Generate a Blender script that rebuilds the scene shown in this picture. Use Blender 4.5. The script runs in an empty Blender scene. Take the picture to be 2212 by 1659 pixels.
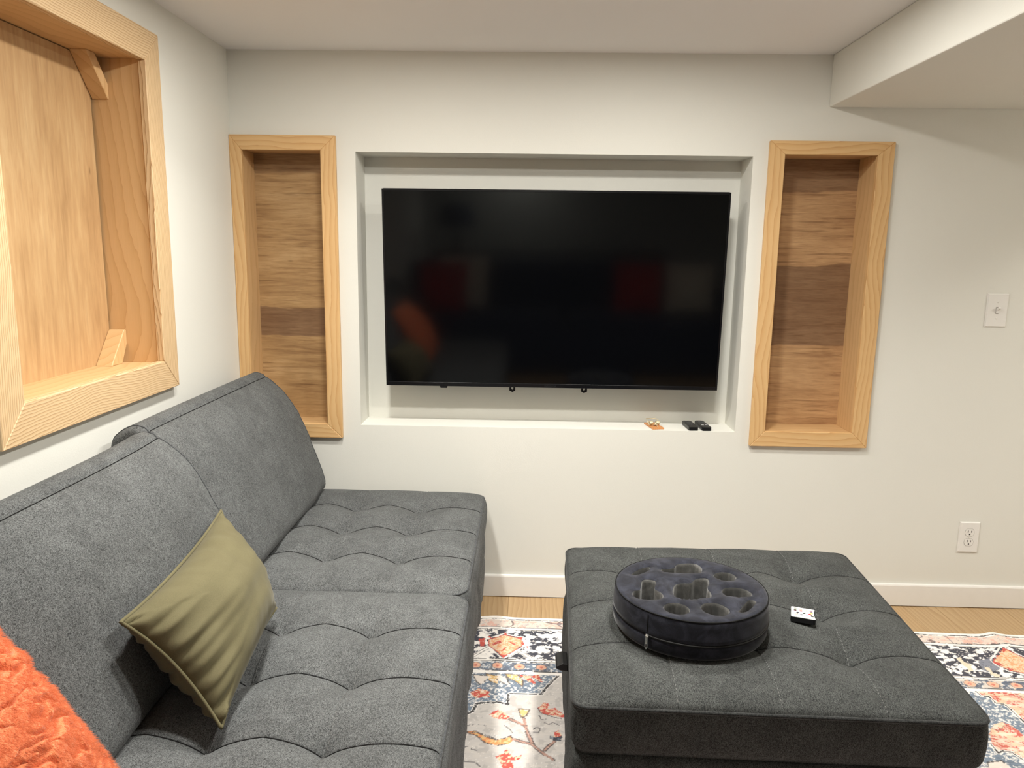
import bpy, bmesh, math, random
import numpy as np
from mathutils import Vector, Matrix, noise as mnoise
random.seed(7)
C = bpy.context.scene.collection
SC = bpy.context.scene

# ------------------------------------------------------------------ camera
PITCH, YAW, ROLL = -0.172685, -0.021185, 0.014463
CAM = Vector((0.0, -2.8, 1.3402))
F_PX = 1630.87
def cam_axes():
    cp, sp = math.cos(PITCH), math.sin(PITCH)
    cy, sy = math.cos(YAW), math.sin(YAW)
    fwd = Vector((sy*cp, cy*cp, sp)); right = Vector((cy, -sy, 0)); up = right.cross(fwd)
    cr, sr = math.cos(ROLL), math.sin(ROLL)
    return cr*right + sr*up, -sr*right + cr*up, fwd
r_, u_, f_ = cam_axes()
cd = bpy.data.cameras.new('camera'); cd.sensor_fit = 'HORIZONTAL'; cd.sensor_width = 36.0
cd.lens = 36.0*F_PX/2212.0; cd.clip_start = 0.05
cam = bpy.data.objects.new('camera', cd); C.objects.link(cam)
cam.matrix_world = Matrix(((r_.x, u_.x, -f_.x, CAM.x), (r_.y, u_.y, -f_.y, CAM.y), (r_.z, u_.z, -f_.z, CAM.z), (0, 0, 0, 1)))
SC.camera = cam

# ------------------------------------------------------------------ light
EXPOSURE = 0.0
SC.view_settings.view_transform = 'Standard'; SC.view_settings.look = 'None'
SC.view_settings.exposure = EXPOSURE; SC.view_settings.gamma = 1.0
SC.view_settings.use_curve_mapping = False
w = bpy.data.worlds.new('world'); SC.world = w; w.use_nodes = True
w.node_tree.nodes['Background'].inputs[0].default_value = (1.0, 0.95, 0.88, 1)
w.node_tree.nodes['Background'].inputs[1].default_value = 0.05
CEIL = 2.031
# every recessed lamp: (x, y, watts in the wide glow of the lens, watts in the downward beam)
DOWNLIGHTS = [(-0.45, -0.78, 7.9, 5.0), (0.43, -0.78, 9.0, 5.2), (-0.45, -1.32, 8.7, 5.8), (0.43, -1.32, 9.4, 5.8), (-0.1, -4.65, 9.0, 5.0), (2.80, -1.15, 15.0, 8.0)]  # the rear lamp behind the camera is added to brighten the mirrored rear wall
LIGHT_COL = (1.0, 0.975, 0.915)
for (lx, ly, wide, beam) in DOWNLIGHTS:
    for nm, lp, sp, dz in (('downlight_glow', wide, 180, 0.012), ('downlight_beam', beam, 124, 0.0122)):
        ld = bpy.data.lights.new(nm, 'AREA'); ld.shape = 'DISK'; ld.size = 0.13
        ld.energy = lp; ld.color = LIGHT_COL; ld.spread = math.radians(sp)
        lo = bpy.data.objects.new(nm, ld); C.objects.link(lo); lo.location = (lx, ly, CEIL-dz)

# ------------------------------------------------------------------ node helpers
def lin(r, g, b):
    f = lambda c: (c/255/12.92) if c/255 <= 0.04045 else ((c/255+0.055)/1.055)**2.4
    return (f(r), f(g), f(b), 1.0)
class NT:
    def __init__(s, name):
        s.m = bpy.data.materials.new(name); s.m.use_nodes = True; s.t = s.m.node_tree
        s.b = s.t.nodes['Principled BSDF']
    def n(s, typ, **kw):
        nd = s.t.nodes.new(typ)
        for k, v in kw.items(): setattr(nd, k, v)
        return nd
    def set(s, inp, v):
        if hasattr(v, 'links') and not hasattr(v, 'default_value') or isinstance(v, bpy.types.NodeSocket): s.t.links.new(v, inp)
        else: inp.default_value = v
    def math(s, op, a, b=None, c=None, clamp=False):
        nd = s.n('ShaderNodeMath', operation=op, use_clamp=clamp)
        s.set(nd.inputs[0], a)
        if b is not None: s.set(nd.inputs[1], b)
        if c is not None: s.set(nd.inputs[2], c)
        return nd.outputs[0]
    def coord(s, kind='Object'): return s.n('ShaderNodeTexCoord').outputs[kind]
    def mapping(s, v, scale=(1, 1, 1), loc=(0, 0, 0), rot=(0, 0, 0)):
        nd = s.n('ShaderNodeMapping'); s.set(nd.inputs[0], v)
        nd.inputs[1].default_value = loc; nd.inputs[2].default_value = rot; nd.inputs[3].default_value = scale
        return nd.outputs[0]
    def noise(s, v, scale, detail=2, rough=0.5, dist=0.0):
        nd = s.n('ShaderNodeTexNoise'); s.set(nd.inputs['Vector'], v)
        nd.inputs['Scale'].default_value = scale; nd.inputs['Detail'].default_value = detail
        nd.inputs['Roughness'].default_value = rough; nd.inputs['Distortion'].default_value = dist
        return nd.outputs['Fac']
    def ramp(s, f, stops, interp='LINEAR'):
        nd = s.n('ShaderNodeValToRGB'); s.set(nd.inputs[0], f); cr = nd.color_ramp; cr.interpolation = interp
        while len(cr.elements) < len(stops): cr.elements.new(0.5)
        for e, (p, c) in zip(cr.elements, stops): e.position = p; e.color = c
        return nd.outputs[0]
    def mix(s, f, a, b, mode='MIX'):
        nd = s.n('ShaderNodeMix', data_type='RGBA', blend_type=mode)
        s.set(nd.inputs[0], f); s.set(nd.inputs[6], a); s.set(nd.inputs[7], b)
        return nd.outputs[2]
    def sep(s, v):
        nd = s.n('ShaderNodeSeparateXYZ'); s.set(nd.inputs[0], v); return nd.outputs
    def smooth(s, x, a, b):
        nd = s.n('ShaderNodeMapRange', interpolation_type='SMOOTHSTEP'); s.set(nd.inputs[0], x)
        nd.inputs[1].default_value = a; nd.inputs[2].default_value = b
        return nd.outputs[0]
    def bump(s, h, strength=0.2, dist=0.002):
        nd = s.n('ShaderNodeBump'); s.set(nd.inputs['Height'], h)
        nd.inputs['Strength'].default_value = strength; nd.inputs['Distance'].default_value = dist
        s.t.links.new(nd.outputs[0], s.b.inputs['Normal'])
    def rand_shift(s, v, amt=10.0):
        r = s.n('ShaderNodeObjectInfo').outputs['Random']
        cmb = s.n('ShaderNodeCombineXYZ')
        for i, k in enumerate((1.0, 0.37, 0.71)): s.set(cmb.inputs[i], s.math('MULTIPLY', r, amt*k))
        nd = s.n('ShaderNodeVectorMath', operation='ADD'); s.set(nd.inputs[0], v); s.set(nd.inputs[1], cmb.outputs[0])
        return nd.outputs[0]
    def out(s, col, rough=0.6, spec=0.5, metal=0.0, sheen=0.0):
        s.set(s.b.inputs['Base Color'], col); s.set(s.b.inputs['Roughness'], rough)
        s.b.inputs['Specular IOR Level'].default_value = spec; s.b.inputs['Metallic'].default_value = metal
        if sheen:
            s.b.inputs['Sheen Weight'].default_value = sheen; s.b.inputs['Sheen Roughness'].default_value = 0.4
        return s.m

def plain(name, col, rough=0.5, spec=0.5, metal=0.0, var=0.06):
    t = NT(name); n = t.noise(t.coord(), 40, 2)
    lo = tuple(c*(1-var) for c in col[:3])+(1,); hi = tuple(min(1, c*(1+var)) for c in col[:3])+(1,)
    return t.out(t.mix(n, lo, hi), rough, spec, metal)

def paint(name, col, bump=0.12):
    t = NT(name); v = t.coord()
    n = t.noise(v, 3, 3); n2 = t.noise(v, 260, 2)
    c = t.mix(n, tuple(x*0.97 for x in col[:3])+(1,), col)
    t.bump(n2, bump, 0.0015)
    return t.out(c, 0.75, 0.25)

def pine(name, freq, amp, light, mid, dark, sharp=2.0, low=5.0, contrast=0.8, xs=0.6, wig=0.3):
    """long grain along local X; rings cut by a wandering plane"""
    t = NT(name); v = t.rand_shift(t.coord(), 7.0)
    lowv = t.mapping(v, (xs, 1, 1)); nl = t.noise(lowv, low, 2, 0.4)
    x, y, z = t.sep(v)
    ph = t.math('ADD', t.math('MULTIPLY', t.math('ADD', y, t.math('MULTIPLY', z, 0.6)), freq), t.math('MULTIPLY', nl, amp))
    fine = t.noise(t.mapping(v, (1.0, 30, 30)), 6, 3)
    ph = t.math('ADD', ph, t.math('MULTIPLY', fine, 0.15))
    wg = t.noise(t.mapping(v, (1.0, 2.5, 2.5)), 26, 1)
    ph = t.math('ADD', ph, t.math('MULTIPLY', wg, wig))
    fr = t.math('FRACT', ph)
    ring = t.math('POWER', fr, sharp)           # slow rise, sharp late-wood edge
    ring = t.math('MULTIPLY', ring, contrast)
    fib = t.noise(t.mapping(v, (4, 260, 260)), 3, 3)
    base = t.ramp(ring, [(0.0, light), (0.55, mid), (1.0, dark)])
    blot = t.noise(t.mapping(v, (1, 3, 3)), 5, 2)
    base = t.mix(t.math('MULTIPLY', blot, 0.35), base, mid)
    c = t.mix(t.math('MULTIPLY', fib, 0.22), base, dark)
    t.bump(t.math('ADD', ring, fib), 0.12, 0.001)
    return t.out(c, 0.5, 0.35)

def plywood(name, light, mid, dark, patches=(), patch_col=None, stain=0.5, streak=0.5):
    """rotary-cut veneer, grain along local X; patches = (y0, y1, wobble) darker veneer areas in local Y"""
    t = NT(name); v = t.coord()
    x, y, z = t.sep(v)
    big = t.noise(t.mapping(v, (1.6, 5, 5)), 2.2, 3, 0.55)
    wav = t.noise(t.mapping(v, (2.2, 22, 22), (3, 1, 2)), 3.0, 5, 0.62, 0.6)
    fib = t.noise(t.mapping(v, (10, 240, 240)), 2.2, 4, 0.6)
    f = t.math('ADD', t.math('MULTIPLY', big, 0.5), t.math('MULTIPLY', wav, 0.5))
    c = t.ramp(f, [(0.3, light), (0.5, mid), (0.68, dark)])
    c = t.mix(t.math('MULTIPLY', t.smooth(fib, 0.45, 0.75), stain), c, dark)
    if patches:
        edge = t.math('MULTIPLY', t.math('SUBTRACT', t.noise(t.mapping(v, (2.6, 1.2, 1), (1.7, 0, 0)), 1.6, 3, 0.5), 0.5), 1.0)
        pc = t.ramp(f, [(0.3, patch_col[0]), (0.62, patch_col[1])])
        pc = t.mix(t.math('MULTIPLY', t.smooth(fib, 0.42, 0.72), 0.6), pc, patch_col[2])
        for (y0, y1, wob, k) in patches:
            yy = t.math('ADD', y, t.math('MULTIPLY', edge, wob))
            m = t.math('MULTIPLY', t.smooth(yy, y0-0.004, y0+0.004), t.math('SUBTRACT', 1.0, t.smooth(yy, y1-0.003, y1+0.003)))
            c = t.mix(t.math('MULTIPLY', m, k), c, pc)
    dash = t.noise(t.mapping(v, (5, 90, 1), (2, 5, 0)), 1.0, 3, 0.55, 0.4)
    c = t.mix(t.math('MULTIPLY', t.smooth(dash, 0.56, 0.72), streak), c, lin(104, 70, 44))
    # a few knots and pin holes
    vo = t.n('ShaderNodeTexVoronoi'); t.set(vo.inputs['Vector'], t.mapping(v, (7, 22, 7))); vo.inputs['Scale'].default_value = 0.6
    k = t.math('SUBTRACT', 1.0, t.smooth(vo.outputs['Distance'], 0.0, 0.07))
    c = t.mix(t.math('MULTIPLY', k, 0.55), c, lin(80, 52, 30))
    t.bump(fib, 0.06, 0.001)
    return t.out(c, 0.5, 0.3)

def fabric(name, dark, lite, nap=0.35, sheen=0.25, fib=1.0):
    t = NT(name); v = t.coord()
    f1 = t.noise(t.mapping(v, (1, 1.6, 1.3), (0, 0, 0), (0.3, 0.2, 0.6)), 420*fib, 2, 0.6, 1.2)
    f2 = t.noise(t.mapping(v, (1.5, 1, 1), (4, 2, 1), (0.1, 0.6, -0.5)), 210*fib, 2, 0.55, 1.5)
    m = t.math('ADD', t.math('MULTIPLY', f1, 0.55), t.math('MULTIPLY', f2, 0.45))
    m = t.smooth(m, 0.38, 0.63)
    patch = t.noise(v, 9, 4, 0.55, 0.8)
    sw = t.noise(t.mapping(v, (1, 1, 1), (7, 3, 5)), 28, 3, 0.6, 1.0)
    p = t.math('ADD', t.math('MULTIPLY', patch, 0.65), t.math('MULTIPLY', sw, 0.35))
    p = t.smooth(p, 0.3, 0.7)
    c = t.mix(m, dark, lite)
    k = t.math('ADD', 1.0-nap/2, t.math('MULTIPLY', p, nap))
    mul = t.n('ShaderNodeVectorMath', operation='SCALE'); t.set(mul.inputs[0], c); t.set(mul.inputs[3], k)
    t.bump(t.math('ADD', f1, f2), 0.35, 0.0012)
    return t.out(mul.outputs[0], 0.9, 0.15, 0, sheen)

# ------------------------------------------------------------------ object helpers
def new_mesh(name, verts, faces, smooth=True):
    me = bpy.data.meshes.new(name)
    me.from_pydata([tuple(map(float, p)) for p in verts], [], [tuple(map(int, q)) for q in faces]); me.update()
    if smooth: me.polygons.foreach_set('use_smooth', [True]*len(me.polygons))
    return me
def put(name, me, m, parent=None, M=None):
    o = bpy.data.objects.new(name, me); C.objects.link(o)
    if m is not None and len(me.materials) == 0: me.materials.append(m)
    M = M or Matrix.Identity(4)
    if parent is not None:
        o.parent = parent
        o.matrix_local = WORLD[parent.name].inverted() @ M
    else: o.matrix_local = M
    WORLD[o.name] = M
    return o
WORLD = {}
def thing(name, label, cat, loc=(0, 0, 0), group=None):
    o = bpy.data.objects.new(name, None); C.objects.link(o); o.location = loc; o.empty_display_size = 0.1
    WORLD[o.name] = Matrix.Translation(loc)
    o['label'] = label; o['category'] = cat
    if group: o['group'] = group
    return o
def struct(o): o['kind'] = 'structure'; return o
def bm_mesh(bm, name, smooth=False):
    bmesh.ops.recalc_face_normals(bm, faces=bm.faces)
    me = bpy.data.meshes.new(name); bm.to_mesh(me); bm.free()
    if smooth: me.polygons.foreach_set('use_smooth', [True]*len(me.polygons))
    return me
def bevel(bm, w, seg=2):
    bmesh.ops.bevel(bm, geom=list(bm.edges), offset=w, segments=seg, profile=0.5, affect='EDGES', clamp_overlap=True)
def add_box(bm, c, s):
    r = bmesh.ops.create_cube(bm, size=1.0)
    for v in r['verts']: v.co = Vector((c[0]+v.co.x*s[0], c[1]+v.co.y*s[1], c[2]+v.co.z*s[2]))
    return r['verts']
def box(name, c, s, bev=0.0, seg=2, smooth=False):
    bm = bmesh.new(); add_box(bm, (0, 0, 0), s)
    if bev: bevel(bm, bev, seg)
    return bm_mesh(bm, name, smooth), Matrix.Translation(c)
def prism(name, poly, t0, t1, bev=0.0, seg=1):
    """poly in local XY, extruded along local Z from t0 to t1"""
    bm = bmesh.new()
    vs = [bm.verts.new((p[0], p[1], t0)) for p in poly]; f = bm.faces.new(vs)
    r = bmesh.ops.extrude_face_region(bm, geom=[f])
    for e in r['geom']:
        if isinstance(e, bmesh.types.BMVert): e.co.z = t1
    if bev: bevel(bm, bev, seg)
    return bm_mesh(bm, name)
def tube(name, pts, r, n=6, closed=False):
    pts = [Vector(p) for p in pts]; V = []; Fc = []; N = len(pts)
    up = Vector((0, 0, 1))
    for i, p in enumerate(pts):
        a = pts[(i-1) % N] if (closed or i > 0) else p; b = pts[(i+1) % N] if (closed or i < N-1) else p
        t = (b-a).normalized(); s = t.cross(up)
        if s.length < 1e-4: s = t.cross(Vector((1, 0, 0)))
        s.normalize(); q = s.cross(t)
        for k in range(n):
            a2 = 2*math.pi*k/n; V.append(p + r*(math.cos(a2)*s + math.sin(a2)*q))
    M = N if closed else N-1
    for i in range(M):
        j = (i+1) % N
        for k in range(n): Fc.append((i*n+k, i*n+(k+1) % n, j*n+(k+1) % n, j*n+k))
    if not closed: Fc.append(tuple(range(n))[::-1]); Fc.append(tuple((N-1)*n+k for k in range(n)))
    return new_mesh(name, V, Fc)
def lathe(name, prof, n=48):
    V = []; Fc = []
    for r, z in prof:
        for k in range(n):
            a = 2*math.pi*k/n; V.append((r*math.cos(a), r*math.sin(a), z))
    for i in range(len(prof)-1):
        for k in range(n): Fc.append((i*n+k, i*n+(k+1) % n, (i+1)*n+(k+1) % n, (i+1)*n+k))
    return new_mesh(name, V, Fc)
def axes(U, V, N, o):
    U, V, N, o = map(Vector, (U, V, N, o))
    return Matrix(((U.x, V.x, N.x, o.x), (U.y, V.y, N.y, o.y), (U.z, V.z, N.z, o.z), (0, 0, 0, 1)))

# ------------------------------------------------------------------ materials
WALLC = (0.745, 0.735, 0.675, 1)
M_wall = paint('wall_paint', WALLC)
M_rearwall = paint('rear_wall_low_bounce', (0.36, 0.37, 0.34, 1))  # colour darkened so the rear wall bounces less light into the room
M_ceil = paint('ceiling_paint', (0.86, 0.845, 0.83, 1))
M_trim = plain('white_trim_paint', (0.80, 0.78, 0.74, 1), 0.35, 0.4, 0, 0.02)
M_pine_big = pine('pine_tight_grain', 150, 9.0, lin(224, 198, 158), lin(206, 172, 128), lin(134, 94, 56), 2.6, 3.0, 1.0, 0.8, 0.9)
M_pine = pine('pine_wide_grain', 52, 9.0, lin(222, 186, 134), lin(208, 164, 110), lin(152, 104, 58), 2.4, 3.0, 0.68, 0.6, 0.3)
M_jamb = pine('pine_lining', 34, 11.0, lin(216, 180, 132), lin(204, 166, 116), lin(152, 108, 68), 2.8, 2.4, 0.66, 0.6, 0.3)
M_ply_big = plywood('plywood_tan', lin(204, 172, 128), lin(188, 152, 108), lin(166, 130, 90), stain=0.22, streak=0.12)
PC = (lin(142, 112, 86), lin(120, 90, 66), lin(92, 66, 46))
M_ply_left = plywood('plywood_left', lin(200, 168, 124), lin(178, 144, 100), lin(138, 104, 70),
                     [(1.003, 1.115, 0.085, 0.85), (1.62, 1.70, 0.03, 0.5)], PC)
M_ply_right = plywood('plywood_right', lin(210, 172, 128), lin(188, 150, 108), lin(146, 108, 76),
                      [(1.00, 1.312, 0.05, 0.85), (1.58, 1.75, 0.08, 0.75)], PC)
M_black = plain('black_plastic', (0.006, 0.006, 0.007, 1), 0.35, 0.4)
M_gap = plain('dark_gap', (0.01, 0.009, 0.008, 1), 0.9, 0.1)
M_metal = plain('bright_metal', (0.75, 0.74, 0.72, 1), 0.25, 0.5, 1.0, 0.02)
M_dark = plain('slot_black', (0.01, 0.01, 0.01, 1), 0.6, 0.3)
M_white = plain('white_plastic', (0.78, 0.76, 0.72, 1), 0.4, 0.45, 0, 0.01)

# ================================================================== room shell
XL, XR, YB = -1.085, 3.0, -5.0
NX0, NX1, NZ0, NZ1, ND = -0.634, 0.786, 0.683, 1.688, 0.15       # tv niche
LN = (-1.041, -0.757, 0.688, 1.689, 0.122)                       # left wood niche opening
RN = (0.893, 1.217, 0.692, 1.694, 0.142)                         # right wood niche opening
BN = (-1.257, -0.637, 1.012, 1.845, 0.150)                       # big recess on the left wall (y range)

def holed_wall(us, vs, holes, to3, depth_holes):
    bm = bmesh.new()
    def quad(a, b, c, d): bm.faces.new([bm.verts.new(p) for p in (a, b, c, d)])
    for i in range(len(us)-1):
        for j in range(len(vs)-1):
            um, vm = (us[i]+us[i+1])/2, (vs[j]+vs[j+1])/2
            if any(h[0] < um < h[1] and h[2] < vm < h[3] for h in holes): continue
            quad(to3(us[i], vs[j], 0), to3(us[i+1], vs[j], 0), to3(us[i+1], vs[j+1], 0), to3(us[i], vs[j+1], 0))
    for (u0, u1, v0, v1, d) in depth_holes:
        quad(to3(u0, v0, d), to3(u1, v0, d), to3(u1, v1, d), to3(u0, v1, d))
        quad(to3(u0, v0, 0), to3(u1, v0, 0), to3(u1, v0, d), to3(u0, v0, d))
        quad(to3(u0, v1, d), to3(u1, v1, d), to3(u1, v1, 0), to3(u0, v1, 0))
        quad(to3(u0, v0, 0), to3(u0, v0, d), to3(u0, v1, d), to3(u0, v1, 0))
        quad(to3(u1, v0, d), to3(u1, v0, 0), to3(u1, v1, 0), to3(u1, v1, d))
    # outer skin gives the wall its thickness
    D = 0.30; u0, u1, v0, v1 = us[0], us[-1], vs[0], vs[-1]
    quad(to3(u0, v0, D), to3(u0, v1, D), to3(u1, v1, D), to3(u1, v0, D))
    quad(to3(u0, v0, 0), to3(u0, v0, D), to3(u1, v0, D), to3(u1, v0, 0)); quad(to3(u0, v1, 0), to3(u1, v1, 0), to3(u1, v1, D), to3(u0, v1, D))
    quad(to3(u0, v0, 0), to3(u0, v1, 0), to3(u0, v1, D), to3(u0, v0, D)); quad(to3(u1, v0, 0), to3(u1, v0, D), to3(u1, v1, D), to3(u1, v1, 0))
    bmesh.ops.remove_doubles(bm, verts=bm.verts, dist=1e-5)
    return bm
g = 0.022
LNo = (LN[0]-g, LN[1]+g, LN[2]-g, LN[3]+g, 0.20); RNo = (RN[0]-g, RN[1]+g, RN[2]-g, RN[3]+g, 0.20)
BNo = (BN[0]-g, BN[1]+g, BN[2]-g, BN[3]+g, 0.22)
hs = [(NX0, NX1, NZ0, NZ1, ND), LNo, RNo]
us = sorted({XL, XR, *[h[0] for h in hs], *[h[1] for h in hs]}); vs = sorted({0.0, CEIL, *[h[2] for h in hs], *[h[3] for h in hs]})
bm = holed_wall(us, vs, hs, lambda u, v, d: (u, d, v), hs)
struct(put('wall_back', bm_mesh(bm, 'wall_back'), M_wall))
us = sorted({YB, 0.0, BNo[0], BNo[1]}); vs = sorted({0.0, CEIL, BNo[2], BNo[3]})
bm = holed_wall(us, vs, [BNo], lambda u, v, d: (XL-d, u, v), [BNo])
struct(put('wall_left', bm_mesh(bm, 'wall_left'), M_wall))
me, M = box('wall_right', (XR+0.1, YB/2, CEIL/2), (0.2, -YB, CEIL)); struct(put('wall_right', me, M_wall, None, M))
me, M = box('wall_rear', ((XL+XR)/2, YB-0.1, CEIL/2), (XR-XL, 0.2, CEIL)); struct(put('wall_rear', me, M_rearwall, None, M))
me, M = box('ceiling', ((XL+XR)/2, YB/2, CEIL+0.06), (XR-XL+0.4, -YB+0.4, 0.12)); struct(put('ceiling', me, M_ceil, None, M))
# dropped beam along the ceiling on the right (very slightly out of square, like the real one)
BX, BZ = 1.039, 1.857
me, M = box('ceiling_beam', ((BX+2.55)/2, YB/2, (BZ+CEIL)/2), (2.55-BX, -YB, CEIL-BZ), 0.004, 2)
o = struct(put('trim_1', me, M_wall, None, M)); o['label'] = 'wide dropped ceiling soffit along the right side'
# baseboards
def baseboard(name, length, M):
    prof = [(0, 0.005), (0.013, 0.005), (0.013, 0.086), (0.011, 0.0905), (0.0, 0.0915)]
    bm = bmesh.new(); a = [bm.verts.new((0, -p[0], p[1])) for p in prof]; b = [bm.verts.new((length, -p[0], p[1])) for p in prof]
    n = len(prof)
    for i in range(n): bm.faces.new((a[i], a[(i+1) % n], b[(i+1) % n], b[i]))
    bm.faces.new(a); bm.faces.new(b[::-1])
    return struct(put(name, bm_mesh(bm, name), M_trim, None, M))
baseboard('baseboard_back', XR-XL, Matrix.Translation((XL, 0, 0)))
baseboard('baseboard_left', -YB-0.015, Matrix.Translation((XL, YB, 0)) @ Matrix.Rotation(math.pi/2, 4, 'Z'))

# ---- floor: subfloor slab plus single vinyl planks running towards the tv wall
def plank_mat():
    t = NT('oak_plank'); v = t.rand_shift(t.coord(), 9.0)
    x, y, z = t.sep(v)
    nl = t.noise(t.mapping(v, (1, 0.16, 1)), 9, 3, 0.5)
    ph = t.math('FRACT', t.math('ADD', t.math('MULTIPLY', x, 52), t.math('MULTIPLY', nl, 5.0)))
    ring = t.math('MULTIPLY', t.math('POWER', ph, 1.6), 0.8)
    fib = t.noise(t.mapping(v, (150, 5, 1)), 2.5, 4, 0.6)
    c = t.ramp(ring, [(0, lin(188, 162, 124)), (0.6, lin(174, 146, 108)), (1, lin(152, 122, 88))])
    c = t.mix(t.math('MULTIPLY', fib, 0.45), c, lin(150, 112, 70))
    rr = t.n('ShaderNodeObjectInfo').outputs['Random']
    c = t.mix(t.math('MULTIPLY', rr, 0.25), c, lin(178, 138, 88))
    return t.out(c, 0.42, 0.4)
M_plank = plank_mat()
me, M = box('floor', ((XL+XR)/2, YB/2, -0.06), (XR-XL, -YB, 0.10))
floor = struct(put('floor', me, M_gap, None, M)); 
PW, PL = 0.128, 1.22
pm, _ = box('plank', (0, 0, 0), (PW-0.0005, PL-0.0005, 0.012), 0.0006, 1)
pm.materials.append(M_plank)
i = 0; x = XL+PW/2
while x < XR-PW/2+0.01:
    off = [0.0, 0.47, 0.83, 0.29][i % 4]
    y = 0.0-PL/2+off
    while y > YB-PL/2:
        y0, y1 = max(y-PL/2, YB), min(y+PL/2, -0.002)
        if y1-y0 > 0.06:
            full = abs((y1-y0)-PL) < 1e-6
            if full: mm = pm
            else:
                mm, _ = box('plank', (0, 0, 0), (PW-0.0005, y1-y0-0.0005, 0.012), 0.0006, 1); mm.materials.append(M_plank)
            put('plank', mm, M_plank, floor, Matrix.Translation((x, (y0+y1)/2, -0.0045)))
        y -= PL
    x += PW; i += 1

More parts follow.
